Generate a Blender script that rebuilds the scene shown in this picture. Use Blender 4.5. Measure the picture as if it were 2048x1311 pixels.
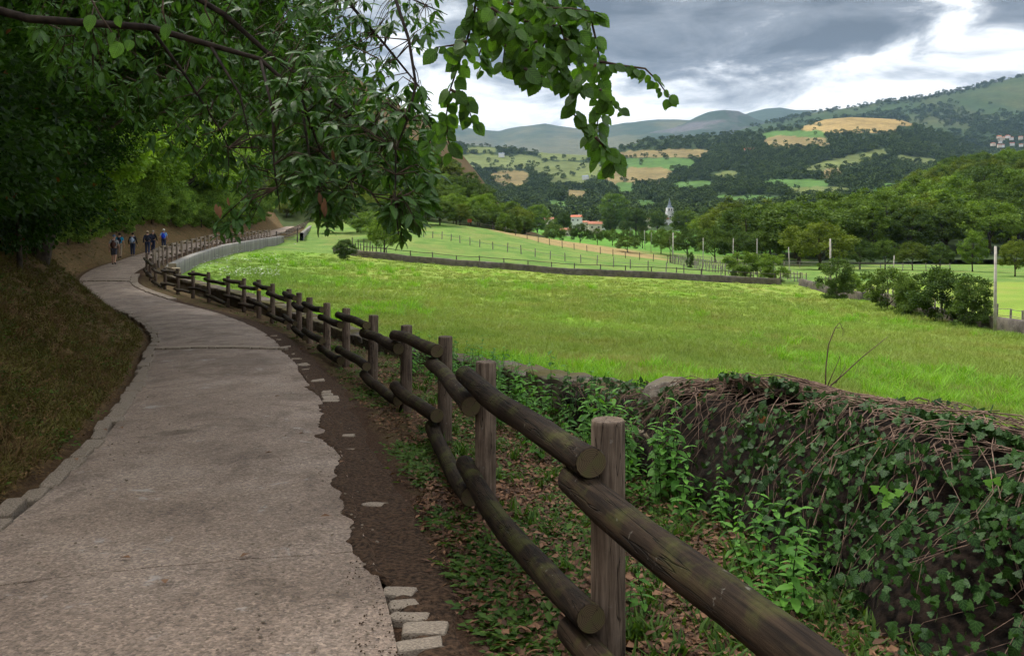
import bpy, bmesh, math, random
import numpy as np
from mathutils import Vector, Matrix

# ------------------------------------------------------------------ set-up
for o in list(bpy.data.objects):
    bpy.data.objects.remove(o)
SC = bpy.context.scene
COL = SC.collection
F, HY, CX, CZ = 1700.0, 470.0, 1024.0, 1.65
R = math.radians

cam = bpy.data.cameras.new('camera')
cam.sensor_width = 36.0
cam.lens = 36.0 * F / 2048.0
cam.shift_y = -(655.5 - HY) / 2048.0
cam.clip_start = 0.05
cam.clip_end = 20000
camo = bpy.data.objects.new('camera', cam)
camo.location = (0, 0, CZ)
camo.rotation_euler = (R(90), 0, 0)
COL.objects.link(camo)
SC.camera = camo

SUN_EL, SUN_AZ = 55.0, -48.0          # azimuth clockwise from +Y (to the right of the view)
sl = bpy.data.lights.new('sun', 'SUN')
sl.energy = 2.1
sl.angle = R(14)
sl.color = (1.0, 0.95, 0.87)
slo = bpy.data.objects.new('sun', sl)
sd = Vector((math.sin(R(SUN_AZ)) * math.cos(R(SUN_EL)), math.cos(R(SUN_AZ)) * math.cos(R(SUN_EL)), math.sin(R(SUN_EL))))
slo.rotation_euler = sd.to_track_quat('Z', 'Y').to_euler()
slo.location = (-40, 40, 60)
COL.objects.link(slo)

SC.view_settings.view_transform = 'Standard'
SC.view_settings.look = 'None'
SC.view_settings.exposure = 1.3
SC.view_settings.gamma = 1.0
SC.view_settings.use_curve_mapping = False
cy = SC.cycles
cy.use_denoising = True
try:
    cy.denoiser = 'OPENIMAGEDENOISE'
except Exception:
    pass
cy.max_bounces = 5
cy.diffuse_bounces = 2
cy.glossy_bounces = 2
cy.transmission_bounces = 3
cy.transparent_max_bounces = 4
cy.volume_bounces = 0
cy.sample_clamp_indirect = 4.0
cy.use_adaptive_sampling = True
cy.adaptive_threshold = 0.03


class NT:
    """tiny node-tree helper"""
    def __init__(s, tree):
        s.t = tree
        s.t.nodes.clear()

    def n(s, typ, ins=None, **kw):
        nd = s.t.nodes.new(typ)
        for k, v in kw.items():
            setattr(nd, k, v)
        if ins:
            for k, v in ins.items():
                s.put(nd.inputs[k], v)
        return nd

    def put(s, sock, v):
        if isinstance(v, bpy.types.NodeSocket):
            s.t.links.new(v, sock)
        elif isinstance(v, bpy.types.Node):
            s.t.links.new(v.outputs[0], sock)
        else:
            if sock.type == 'RGBA' and not hasattr(v, '__len__'):
                v = (v, v, v, 1)
            elif sock.type == 'RGBA' and len(v) == 3:
                v = (*v, 1)
            sock.default_value = v

    def math(s, op, a, b=0.0, c=0.0, clamp=False):
        nd = s.n('ShaderNodeMath', operation=op, use_clamp=clamp)
        s.put(nd.inputs[0], a)
        s.put(nd.inputs[1], b)
        s.put(nd.inputs[2], c)
        return nd.outputs[0]

    def vmath(s, op, a, b=(0, 0, 0)):
        nd = s.n('ShaderNodeVectorMath', operation=op)
        s.put(nd.inputs[0], a)
        s.put(nd.inputs[1], b)
        return nd.outputs[0]

    def noise(s, vec, scale, detail=4.0, rough=0.55, dist=0.0, out=0):
        nd = s.n('ShaderNodeTexNoise', {'Scale': scale, 'Detail': detail, 'Roughness': rough, 'Distortion': dist})
        if vec is not None:
            s.put(nd.inputs['Vector'], vec)
        return nd.outputs[out]

    def vor(s, vec, scale, feature='F1', out='Distance', rnd=1.0):
        nd = s.n('ShaderNodeTexVoronoi', {'Scale': scale, 'Randomness': rnd}, feature=feature)
        if vec is not None:
            s.put(nd.inputs['Vector'], vec)
        return nd.outputs[out]

    def ramp(s, fac, stops, interp='LINEAR'):
        nd = s.n('ShaderNodeValToRGB')
        cr = nd.color_ramp
        cr.interpolation = interp
        while len(cr.elements) < len(stops):
            cr.elements.new(0.5)
        for e, (p, c) in zip(cr.elements, stops):
            e.position = p
            if not hasattr(c, '__len__'):
                c = (c, c, c)
            e.color = (*c[:3], 1)
        s.put(nd.inputs[0], fac)
        return nd.outputs[0]

    def mix(s, fac, a, b, blend='MIX'):
        nd = s.n('ShaderNodeMix', data_type='RGBA', blend_type=blend)
        s.put(nd.inputs[0], fac)
        s.put(nd.inputs[6], a)
        s.put(nd.inputs[7], b)
        return nd.outputs[2]

    def maprange(s, v, a, b, c=0.0, d=1.0, smooth=True):
        nd = s.n('ShaderNodeMapRange')
        if smooth:
            nd.interpolation_type = 'SMOOTHSTEP'
        for i, x in enumerate((v, a, b, c, d)):
            s.put(nd.inputs[i], x)
        return nd.outputs[0]

    def bump(s, h, strength=0.5, dist=0.02):
        nd = s.n('ShaderNodeBump', {'Strength': strength, 'Distance': dist, 'Height': h})
        return nd.outputs[0]


# ------------------------------------------------------------------ sky
wd = bpy.data.worlds.new('World')
SC.world = wd
wd.use_nodes = True
w = NT(wd.node_tree)
sky = w.n('ShaderNodeTexSky', sky_type='NISHITA')
sky.sun_disc = False
sky.sun_elevation = R(SUN_EL)
sky.sun_rotation = R(SUN_AZ)
sky.air_density = 1.0
sky.dust_density = 2.0
SKY_A, SKY_B = (0.4, 0.2, 0.1), (5.2, 1.1, 0.7)
tc = w.n('ShaderNodeTexCoord')
dirv = w.vmath('NORMALIZE', tc.outputs['Generated'])
sep = w.n('ShaderNodeSeparateXYZ', {0: dirv})
dz = w.math('MAXIMUM', sep.outputs[2], 0.0)
# layered cloud deck: wide flat-bottomed banks, paler towards the hills
cv = w.vmath('MULTIPLY', dirv, (1.0, 1.0, 2.9))
c1 = w.noise(w.vmath('ADD', cv, SKY_A), 2.6, 2.0, 0.5, 0.3)
c2 = w.noise(w.vmath('ADD', cv, SKY_B), 7.5, 7.0, 0.6, 0.35)
el = w.math('ADD', dz, w.math('MULTIPLY', w.math('SUBTRACT', c1, 0.5), 0.22))
el = w.math('ADD', el, w.math('MULTIPLY', w.math('SUBTRACT', c2, 0.5), 0.10))
bank_ = w.math('MULTIPLY', w.maprange(el, 0.18, 0.235, 0.0, 1.0), w.maprange(dz, 0.28, 0.5, 1.0, 0.1))
dens = w.math('ADD', w.math('MULTIPLY', c2, 0.70), w.math('MULTIPLY', c1, 0.30))
dens = w.math('ADD', w.math('SUBTRACT', dens, 0.02), w.math('MULTIPLY', bank_, 0.18))
cloud = w.ramp(dens, [(0.37, (6.0, 6.0, 5.95)), (0.46, (5.0, 5.05, 5.1)), (0.53, (2.9, 3.0, 3.1)),
                      (0.61, (1.3, 1.4, 1.52)), (0.74, (0.55, 0.61, 0.68))])
cov = w.maprange(dens, 0.20, 0.30, 0.0, 1.0)
skyc = w.mix(cov, sky.outputs[0], cloud)
# overcast decks are brighter towards the zenith (CIE overcast sky)
skyc = w.mix(1.0, skyc, w.ramp(w.maprange(dz, 0.25, 1.0), [(0, 1.0), (1, 2.2)]), 'MULTIPLY')
bg = w.n('ShaderNodeBackground', {'Color': skyc, 'Strength': 0.1})
w.n('ShaderNodeOutputWorld', {0: bg})

# ------------------------------------------------------------------ helpers
def at(px, py, Y):
    """point seen at photo pixel (px, py) at depth Y"""
    return Vector(((px - CX) / F * Y, Y, CZ + (HY - py) / F * Y))


def tag(o, label=None, cat=None, group=None, kind=None):
    if label: o['label'] = label
    if cat: o['category'] = cat
    if group: o['group'] = group
    if kind: o['kind'] = kind
    return o


def link(name, data, parent=None, loc=None):
    o = bpy.data.objects.new(name, data)
    COL.objects.link(o)
    if parent is not None: o.parent = parent
    if loc is not None: o.location = loc
    return o


def empty(name, loc=(0, 0, 0), rz=0.0):
    o = bpy.data.objects.new(name, None)
    o.empty_display_size = 0.2
    COL.objects.link(o)
    o.location = loc
    o.rotation_euler = (0, 0, rz)
    return o


def copy_tree(o, parent=None):
    c = o.copy()
    COL.objects.link(c)
    c.parent = parent
    for ch in o.children:
        copy_tree(ch, c)
    return c


def npmesh(name, V, T, mat=None, smooth=False, attrs=None, mats=None, midx=None):
    """fast mesh from numpy arrays, T is (M,3) or (M,4)"""
    V = np.asarray(V, dtype=np.float32).reshape(-1, 3)
    T = np.asarray(T, dtype=np.int32)
    k = T.shape[1]
    me = bpy.data.meshes.new(name)
    me.vertices.add(len(V))
    me.vertices.foreach_set('co', V.ravel())
    me.loops.add(T.size)
    me.loops.foreach_set('vertex_index', T.ravel())
    me.polygons.add(len(T))
    me.polygons.foreach_set('loop_start', np.arange(0, T.size, k, dtype=np.int32))
    me.polygons.foreach_set('loop_total', np.full(len(T), k, dtype=np.int32))
    if smooth:
        me.polygons.foreach_set('use_smooth', np.ones(len(T), dtype=bool))
    if mats:
        for m in mats: me.materials.append(m)
        if midx is not None:
            me.polygons.foreach_set('material_index', np.asarray(midx, dtype=np.int32))
    elif mat:
        me.materials.append(mat)
    if attrs:
        for k2, a in attrs.items():
            a = np.asarray(a, dtype=np.float32)
            if a.ndim == 1:
                at_ = me.attributes.new(k2, 'FLOAT', 'POINT')
                at_.data.foreach_set('value', a)
            else:
                at_ = me.attributes.new(k2, 'FLOAT_COLOR', 'POINT')
                if a.shape[1] == 3:
                    a = np.concatenate([a, np.ones((len(a), 1), np.float32)], 1)
                at_.data.foreach_set('color', a.ravel())
    me.update(calc_edges=True)
    me.validate()
    return me


class Geo:
    """collects tubes, boxes and free faces (tris and quads) in one mesh"""
    def __init__(s):
        s.v = []
        s.f = []

    def add(s, vs, fs):
        b = len(s.v)
        s.v.extend([tuple(v) for v in vs])
        s.f.extend([tuple(i + b for i in f) for f in fs])

    def tube(s, pts, rad, sides=6, cap=True):
        pts = [Vector(p) for p in pts]
        n = len(pts)
        if not hasattr(rad, '__len__'): rad = [rad] * n
        rings = []
        up = Vector((0, 0, 1))
        prev = None
        for i, p in enumerate(pts):
            d = (pts[min(i + 1, n - 1)] - pts[max(i - 1, 0)]).normalized()
            if prev is None:
                a = up if abs(d.z) < 0.9 else Vector((1, 0, 0))
                x = d.cross(a).normalized()
            else:
                x = (prev - d * prev.dot(d)).normalized()
            prev = x
            y = d.cross(x)
            rings.append([p + (x * math.cos(t) + y * math.sin(t)) * rad[i] for t in [2 * math.pi * k / sides for k in range(sides)]])
        vs = [v for r in rings for v in r]
        fs = []
        for i in range(n - 1):
            for k in range(sides):
                k2 = (k + 1) % sides
                fs.append((i * sides + k, i * sides + k2, (i + 1) * sides + k2, (i + 1) * sides + k))
        if cap:
            fs.append(tuple(range(sides))[::-1])
            fs.append(tuple((n - 1) * sides + k for k in range(sides)))
        s.add(vs, fs)
        return s

    def box(s, c, d, rz=0.0):
        cx, cy_, cz = c
        x, y, z = d[0] / 2, d[1] / 2, d[2] / 2
        ca, sa = math.cos(rz), math.sin(rz)
        vs = []
        for dz_ in (-z, z):
            for dx, dy in ((-x, -y), (x, -y), (x, y), (-x, y)):
                vs.append((cx + dx * ca - dy * sa, cy_ + dx * sa + dy * ca, cz + dz_))
        s.add(vs, [(0, 3, 2, 1), (4, 5, 6, 7), (0, 1, 5, 4), (1, 2, 6, 5), (2, 3, 7, 6), (3, 0, 4, 7)])
        return s

    def mesh(s, name, mat, smooth=False):
        me = bpy.data.meshes.new(name)
        me.from_pydata(s.v, [], s.f)
        if mat: me.materials.append(mat)
        if smooth:
            me.polygons.foreach_set('use_smooth', [True] * len(me.polygons))
        me.update()
        return me

    def obj(s, name, mat, parent=None, smooth=False):
        return link(name, s.mesh(name, mat, smooth), parent)


def vnoise(x, y, seed=0):
    """smooth 2-D value noise in 0..1, numpy"""
    x = np.asarray(x, float); y = np.asarray(y, float)
    xi = np.floor(x).astype(np.int64); yi = np.floor(y).astype(np.int64)
    fx = x - xi; fy = y - yi
    fx = fx * fx * (3 - 2 * fx); fy = fy * fy * (3 - 2 * fy)
    def h(a, b):
        n = (a * 374761393 + b * 668265263 + seed * 982451653) & 0x7fffffff
        n = ((n ^ (n >> 13)) * 1274126177) & 0x7fffffff
        return ((n ^ (n >> 16)) & 0xffff) / 65535.0
    return (h(xi, yi) * (1 - fx) + h(xi + 1, yi) * fx) * (1 - fy) + (h(xi, yi + 1) * (1 - fx) + h(xi + 1, yi + 1) * fx) * fy


def fbm(x, y, seed=0, oct=4):
    r = 0; a = 0.5; t = 0
    for i in range(oct):
        r = r + a * vnoise(np.asarray(x) * 2 ** i, np.asarray(y) * 2 ** i, seed + i * 17)
        t += a; a *= 0.5
    return r / t


def smooth_table(tab, n=600, sig=None):
    tab = np.array(tab, float)
    return tab


class Curve1:
    """smooth 1-D function through table (pchip-like monotone cubic)"""
    def __init__(s, xs, ys):
        s.x = np.array(xs, float); s.y = np.array(ys, float)
        d = np.diff(s.y) / np.diff(s.x)
        m = np.zeros_like(s.y)
        m[1:-1] = (d[:-1] + d[1:]) / 2
        m[0] = d[0]; m[-1] = d[-1]
        s.m = m

    def __call__(s, q):
        q = np.asarray(q, float)
        i = np.clip(np.searchsorted(s.x, q) - 1, 0, len(s.x) - 2)
        h = s.x[i + 1] - s.x[i]
        t = (q - s.x[i]) / h
        tc = np.clip(t, 0, 1)
        h00 = 2 * tc**3 - 3 * tc**2 + 1; h10 = tc**3 - 2 * tc**2 + tc
        h01 = -2 * tc**3 + 3 * tc**2; h11 = tc**3 - tc**2
        r = h00 * s.y[i] + h10 * h * s.m[i] + h01 * s.y[i + 1] + h11 * h * s.m[i + 1]
        r = r + np.where(t < 0, t * h * s.m[i], 0) + np.where(t > 1, (t - 1) * h * s.m[i + 1], 0)
        return r


# ------------------------------------------------------------------ the lie of the land
PATH = np.array([(-12, -2.5, 0.5, .45), (-6, -2.6, .2, .25), (0, -2.75, -.05, .05), (3.44, -3.1, -.49, -.08), (5.6, -3.5, -1.05, -.2), (8.5, -4.3, -1.8, -.33),
    (12, -5.5, -2.85, -.48), (15.8, -6.95, -4.17, -.62), (20.8, -8.95, -6.05, -.78), (26.8, -12.2, -9.05, -.9), (34, -17, -13.9, -.9),
    (40, -20.6, -17.9, -.7), (43, -22.1, -19.3, -.52), (50, -24.7, -21.7, -.27), (57, -26.7, -23.6, -.1), (65, -28.9, -25.5, .15),
    (75, -30.8, -27.4, .6), (95, -33.5, -30.3, 1.05), (112, -35.6, -32.5, 1.35), (130, -38, -34.9, 2.1), (160, -42.3, -39.2, 3.4), (200, -49, -46, 5.5)])
pxl = Curve1(PATH[:, 0], PATH[:, 1]); pxr = Curve1(PATH[:, 0], PATH[:, 2]); pz = Curve1(PATH[:, 0], PATH[:, 3])
WALL = np.array([(-12, 3.8), (-4, 3.3), (2, 3.0), (4.3, 2.62), (5.3, 2.40), (6.7, 1.93), (7.6, 1.6), (9.2, 1.12), (12.3, .12), (15, -1.05), (18.5, -2.9),
    (24, -5.7), (30, -9.1), (34, -11.7), (40, -15.5), (44, -17.9), (46.5, -18.9), (60, -22.6), (75, -25.7), (112, -30.7), (125, -32), (160, -38.2), (200, -45)])
wx = Curve1(WALL[:, 0], WALL[:, 1])
WTOP = np.array([(-12, .7), (-4, .7), (2, .58), (4.3, .42), (5.3, .38), (6.7, .3), (7.6, .2), (9.2, .03), (12.3, -.27), (15, -.47), (18.5, -.6), (24, -.62), (30, -.5), (34, -.45),
    (40, -.35), (44, -.32), (46.5, -.25), (60, .0), (75, .58), (112, 1.3), (160, 3.3), (200, 5)])
wt = Curve1(WTOP[:, 0], WTOP[:, 1])

CTRL = np.array([(3.6, 5, -.5), (4.5, -3, -.4), (8, 5, -1), (1.2, 12, -.85), (-2, 18, -1.05), (-4.8, 24, -1.15), (-8.3, 30, -1.15), (-11, 34.5, -1.05), (-14.8, 40, -.75),
    (-17, 44, -.9), (-20, 53, -.75), (-22.8, 67, -.35), (-25.5, 80, -.1), (-28, 100, .2), (-29.5, 115, .6), (-24, 110, .2), (-34, 140, 2.2),
    (5, 30, -1.8), (12, 20, -1.9), (5, 60, -2.2), (15, 50, -2.7), (20, 70, -3.2), (-10, 60, -1.2), (-5, 80, -1.6),
    (-16, 90, -.75), (-6, 91, -1.7), (6.8, 92, -2.6), (18, 92, -3.2), (29, 92, -3.7), (28.6, 72, -3.8), (25.3, 52, -3.4), (24, 40, -3.1), (22.8, 33, -2.8), (20, 15, -2.4), (30, 0, -2.6),
    (-12.3, 120, .95), (-10.9, 150, 3.4), (-2.1, 150, 2.3), (6.7, 150, -.1), (15.5, 150, -1.4), (22.7, 140, -2.5), (29.5, 110, -3.2),
    (42, 150, -3.6), (43.7, 110, -3.2), (36, 60, -3.0), (35.7, 220, -1.8), (16, 220, -.9), (60, 150, -3.5), (80, 100, -3.4), (100, 200, -3.2), (60, 60, -3.2), (50, 30, -3),
    (3, 200, 1.0), (-20, 170, 5), (120, 300, -2), (0, 300, 2.5), (60, 300, 0), (200, 300, 1), (-40, 300, 6), (200, 100, -3), (150, 0, -3)])


class RBF:
    def __init__(s, P):
        s.p = P[:, :2]; n = len(P)
        d = np.linalg.norm(s.p[:, None] - s.p[None], axis=2)
        A = np.zeros((n + 3, n + 3))
        A[:n, :n] = s.k(d) + np.eye(n) * 0.5
        A[:n, n] = 1; A[:n, n + 1:] = s.p; A[n, :n] = 1; A[n + 1:, :n] = s.p.T
        s.w = np.linalg.solve(A, np.concatenate([P[:, 2], [0, 0, 0]]))

    @staticmethod
    def k(r):
        return r

    def __call__(s, X, Y):
        q = np.stack([np.ravel(X), np.ravel(Y)], 1).astype(float)
        out = np.zeros(len(q))
        for a in range(0, len(q), 20000):
            qq = q[a:a + 20000]
            d = np.linalg.norm(qq[:, None] - s.p[None], axis=2)
            out[a:a + 20000] = s.k(d) @ s.w[:len(s.p)] + s.w[len(s.p)] + qq @ s.w[len(s.p) + 1:]
        return out.reshape(np.shape(X))


FIELD = RBF(CTRL)
BANKD = Curve1([-1, 0, .3, 1.0, 2.5, 5, 9, 16, 30, 60, 120], [0, 0, .05, .55, 1.75, 3.6, 6.2, 10.5, 18, 33, 60])


def GH(X, Y):
    """ground height (numpy)"""
    X = np.asarray(X, float); Y = np.asarray(Y, float)
    xl = pxl(Y); xr = pxr(Y); z0 = pz(Y); xw = wx(Y)
    n1 = fbm(X * .7, Y * .7, 3) - .5
    n2 = fbm(X * .18, Y * .18, 9) - .5
    d = np.maximum(xl - X, 0)
    zl = z0 + BANKD(d) * (1 + .25 * n2) + n1 * .35 * np.clip(d - .3, 0, 1.5) / 1.5
    zv = z0 - .012 - .045 * np.clip(X - xr, 0, 3) + n1 * .07 * np.clip((X - xr) / .6, 0, 1)
    zf = FIELD(X, Y) + n1 * .10 + n2 * .25
    z = np.where(X < xl, zl, np.where(X < xw, zv, zf))
    inpath = (X >= xl) & (X <= xr)
    z = np.where(inpath, z0 - .05, z)
    return z


def gh(x, y):
    return float(GH(np.array([x]), np.array([y]))[0])

# ------------------------------------------------------------------ materials
def newmat(name):
    m = bpy.data.materials.new(name)
    m.use_nodes = True
    return m, NT(m.node_tree)


def finish(t, color, rough=0.8, spec=0.3, normal=None, metallic=0.0, extra=None):
    ins = {'Base Color': color, 'Roughness': rough, 'Metallic': metallic, 'Specular IOR Level': spec}
    if normal is not None: ins['Normal'] = normal
    b = t.n('ShaderNodeBsdfPrincipled', ins)
    t.n('ShaderNodeOutputMaterial', {0: b})
    return b


def plain(name, col, rough=0.8, var=0.25, scale=6.0, bump=0.0, spec=0.2):
    m, t = newmat(name)
    co = t.n('ShaderNodeTexCoord').outputs['Object']
    n = t.noise(co, scale, 5)
    c = t.mix(t.maprange(n, .3, .7), [x * (1 - var) for x in col], [min(1, x * (1 + var)) for x in col])
    finish(t, c, rough, spec, t.bump(n, bump, .02) if bump else None)
    return m


def leafmat(name, dark, light, trans=0.35, rough=0.45, spec=0.35, tint=True, tr_col=None, rand=0.35, dead=None, veins=0.0):
    """foliage: per-leaf shade from the mesh attribute v, per-plant tint from the object colour"""
    m, t = newmat(name)
    v = t.n('ShaderNodeAttribute', attribute_name='v').outputs['Fac']
    oi = t.n('ShaderNodeObjectInfo')
    f = t.math('ADD', v, t.math('MULTIPLY', t.math('SUBTRACT', oi.outputs['Random'], .5), rand), clamp=True)
    c = t.mix(f, dark, light)
    if dead:
        c = t.mix(t.math('GREATER_THAN', v, dead[1]), c, dead[0])
    nrm = None
    if veins:
        lu = t.n('ShaderNodeAttribute', attribute_name='lu').outputs['Fac']
        lv = t.math('ABSOLUTE', t.n('ShaderNodeAttribute', attribute_name='lv').outputs['Fac'])
        w_ = t.math('SINE', t.math('MULTIPLY', t.math('SUBTRACT', lu, t.math('MULTIPLY', lv, .9)), veins))
        side = t.maprange(w_, .55, 1.0)
        rib = t.maprange(lv, .0, .035, 1, 0)
        vn = t.math('MAXIMUM', side, rib)
        blot = t.noise(t.n('ShaderNodeNewGeometry').outputs['Position'], 70, 3, .6)
        c = t.mix(1.0, c, t.ramp(blot, [(.3, .72), (.7, 1.2)]), 'MULTIPLY')
        c = t.mix(t.math('MULTIPLY', vn, .38), c, [min(1, x * 1.6 + .02) for x in light])
        nrm = t.bump(t.math('ADD', t.math('MULTIPLY', vn, -.5), t.math('MULTIPLY', w_, .25)), .5, .002)
    if tint:
        c = t.mix(1.0, c, oi.outputs['Color'], 'MULTIPLY')
    b = t.n('ShaderNodeBsdfPrincipled', {'Base Color': c, 'Roughness': rough, 'Specular IOR Level': spec})
    if nrm is not None: t.put(b.inputs['Normal'], nrm)
    if trans > 0:
        tc2 = t.mix(1.0, c, tr_col or (1.5, 1.6, .6), 'MULTIPLY')
        tr = t.n('ShaderNodeBsdfTranslucent', {'Color': tc2})
        mx = t.n('ShaderNodeMixShader', {0: trans, 1: b, 2: tr})
        t.n('ShaderNodeOutputMaterial', {0: mx})
    else:
        t.n('ShaderNodeOutputMaterial', {0: b})
    return m


M = {}
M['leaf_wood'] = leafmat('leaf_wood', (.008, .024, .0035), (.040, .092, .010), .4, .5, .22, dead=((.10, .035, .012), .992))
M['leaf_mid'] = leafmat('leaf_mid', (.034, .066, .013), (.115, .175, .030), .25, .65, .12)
M['leaf_far'] = leafmat('leaf_far', (.028, .052, .013), (.085, .125, .028), .0, .85, .05, rand=.8)
M['leaf_hazel'] = leafmat('leaf_hazel', (.035, .09, .012), (.075, .16, .022), .45, .42, .35, tr_col=(1.6, 1.7, .5), dead=((.20, .09, .02), .965), veins=42)
M['leaf_chestnut'] = leafmat('leaf_chestnut', (.02, .06, .010), (.058, .135, .020), .35, .42, .28, dead=((.22, .07, .02), .985), veins=60)
M['leaf_ivy'] = leafmat('leaf_ivy', (.010, .032, .008), (.040, .095, .017), .15, .5, .14, dead=((.20, .07, .025), .95), veins=24)
M['leaf_nettle'] = leafmat('leaf_nettle', (.035, .11, .014), (.10, .24, .03), .35, .55, .2)
M['litter'] = leafmat('litter', (.045, .022, .012), (.21, .11, .06), .05, .7, .2, tint=False)
M['lush'] = leafmat('lush_grass', (.08, .21, .013), (.21, .38, .026), .3, .6, .15, tint=False)
M['litter_bank'] = leafmat('litter_bank', (.045, .027, .012), (.17, .105, .045), .05, .8, .1, tint=False)
M['weed_bank'] = leafmat('weed_bank', (.05, .046, .014), (.15, .135, .038), .2, .7, .1, tint=False)
M['weed'] = leafmat('weed', (.03, .07, .012), (.085, .15, .025), .3, .6, .15, tint=False)


def grassmat(name, field=True):
    m, t = newmat(name)
    pos = t.n('ShaderNodeNewGeometry').outputs['Position']
    p2 = t.vmath('MULTIPLY', pos, (1, 1, 0))
    v = t.n('ShaderNodeAttribute', attribute_name='v').outputs['Fac']
    rnd = t.n('ShaderNodeObjectInfo').outputs['Random']
    c = fieldcol(t, p2)
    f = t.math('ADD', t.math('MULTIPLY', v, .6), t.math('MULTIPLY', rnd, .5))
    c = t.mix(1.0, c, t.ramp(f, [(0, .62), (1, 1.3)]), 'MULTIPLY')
    b = t.n('ShaderNodeBsdfPrincipled', {'Base Color': c, 'Roughness': .6, 'Specular IOR Level': .2})
    tr = t.n('ShaderNodeBsdfTranslucent', {'Color': t.mix(1.0, c, (1.2, 1.2, .7), 'MULTIPLY')})
    mx = t.n('ShaderNodeMixShader', {0: .3, 1: b, 2: tr})
    t.n('ShaderNodeOutputMaterial', {0: mx})
    return m


def fieldcol(t, p2):
    """meadow: olive hay grass with rusty seed heads and lush yellow-green patches"""
    a = t.noise(p2, .09, 4, .55, .3)
    b = t.noise(t.vmath('ADD', p2, (31, 7, 0)), .28, 5, .6)
    lush = t.noise(t.vmath('ADD', t.vmath('MULTIPLY', p2, (1.0, .55, 1)), (3, 55, 0)), .16, 5, .62, .4)
    c = t.mix(t.maprange(a, .35, .65), (.155, .24, .034), (.208, .282, .048))
    c = t.mix(t.math('MULTIPLY', t.maprange(b, .45, .68), .42), c, (.275, .235, .072))
    c = t.mix(t.maprange(lush, .54, .70), c, (.185, .335, .03))
    sp = t.n('ShaderNodeSeparateXYZ', {0: p2})
    yfar = t.maprange(sp.outputs[1], 91, 95)
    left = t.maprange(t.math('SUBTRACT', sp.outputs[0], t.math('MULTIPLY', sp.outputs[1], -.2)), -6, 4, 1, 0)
    far = t.mix(t.maprange(b, .35, .65), (.085, .165, .032), (.15, .222, .05))
    far = t.mix(t.maprange(lush, .5, .66, 0, .6), far, (.19, .20, .06))
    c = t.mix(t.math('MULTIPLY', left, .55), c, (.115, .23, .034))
    return t.mix(yfar, c, far)


def groundmat():
    m, t = newmat('ground_mat')
    pos = t.n('ShaderNodeNewGeometry').outputs['Position']
    p2 = t.vmath('MULTIPLY', pos, (1, 1, 0))
    z = t.n('ShaderNodeAttribute', attribute_name='zone').outputs['Color']
    s = t.n('ShaderNodeSeparateColor', {0: z})
    n1 = t.noise(pos, 1.3, 6, .6)
    n2 = t.noise(pos, 9, 6, .65)
    n3 = t.noise(pos, 45, 4, .6)
    # woodland bank: brown litter with mossy, grassy patches
    bank = t.ramp(n2, [(.3, (.048, .031, .015)), (.5, (.125, .08, .036)), (.68, (.21, .14, .066))])
    bank = t.mix(t.maprange(n1, .45, .68, 0, .6), bank, (.058, .056, .018))
    bank = t.mix(t.maprange(n3, .58, .72, 0, .6), bank, (.15, .10, .055))
    # verge: black-brown soil and crushed leaves, greener away from the path
    soil = t.ramp(n3, [(.3, (.022, .013, .008)), (.55, (.062, .036, .022)), (.75, (.12, .07, .042))])
    verge = t.ramp(n2, [(.3, (.04, .027, .015)), (.5, (.105, .068, .036)), (.7, (.085, .095, .03))])
    vm = t.maprange(t.math('ADD', s.outputs[1], t.math('MULTIPLY', t.math('SUBTRACT', n1, .5), .9)), .35, .65)
    ver = t.mix(vm, soil, verge)
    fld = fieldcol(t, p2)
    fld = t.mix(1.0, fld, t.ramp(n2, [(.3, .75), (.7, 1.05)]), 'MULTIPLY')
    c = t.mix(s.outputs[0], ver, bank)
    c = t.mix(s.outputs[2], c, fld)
    # ochre ploughed strip beyond the far pasture comes in through its own attribute
    o = t.n('ShaderNodeAttribute', attribute_name='dry').outputs['Fac']
    c = t.mix(o, c, t.mix(t.maprange(n1, .3, .7), (.22, .165, .07), (.27, .205, .09)))
    h = t.math('ADD', n2, t.math('MULTIPLY', n3, .5))
    finish(t, c, .95, .08, t.bump(h, .9, .05))
    return m


M['ground'] = groundmat()
M['grass'] = grassmat('meadow_grass')


def pathmat():
    m, t = newmat('path_concrete')
    pos = t.n('ShaderNodeNewGeometry').outputs['Position']
    big = t.noise(pos, .55, 5, .6, .2)
    mid = t.noise(t.vmath('MULTIPLY', pos, (1.3, .8, 1)), 1.5, 6, .68, .3)
    fine = t.noise(pos, 30, 4, .7)
    grit = t.vor(pos, 80, out='Color')
    gd = t.vor(pos, 80)
    gs = t.n('ShaderNodeSeparateColor', {0: grit}).outputs[0]
    c = t.ramp(big, [(.3, (.15, .108, .08)), (.5, (.238, .176, .133)), (.7, (.30, .232, .183))])
    c = t.mix(t.maprange(mid, .46, .66, 0, .7), c, (.135, .098, .074))
    c = t.mix(t.maprange(mid, .28, .42, .55, 0), c, (.31, .235, .185))
    c = t.mix(1.0, c, t.ramp(gs, [(0, .58), (.5, 1.0), (.85, 1.2), (1, 1.5)]), 'MULTIPLY')
    c = t.mix(1.0, c, t.ramp(fine, [(.3, .62), (.7, 1.3)]), 'MULTIPLY')
    # chalky cement scuffs
    sc = t.noise(t.vmath('ADD', pos, (9, 4, 0)), 2.6, 8, .72, .6)
    c = t.mix(t.maprange(sc, .60, .67, 0, .7), c, (.37, .34, .31))
    st = t.noise(t.vmath('ADD', pos, (1, 41, 0)), 1.1, 7, .7, .3)
    c = t.mix(t.maprange(st, .61, .70, 0, .65), c, (.075, .052, .034))
    h = t.math('ADD', t.math('MULTIPLY', gd, -.9), t.math('MULTIPLY', fine, 1.2))
    rough = t.ramp(mid, [(.3, .55), (.7, .85)])
    finish(t, c, rough, .3, t.bump(h, .75, .012))
    return m


M['path'] = pathmat()


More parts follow.
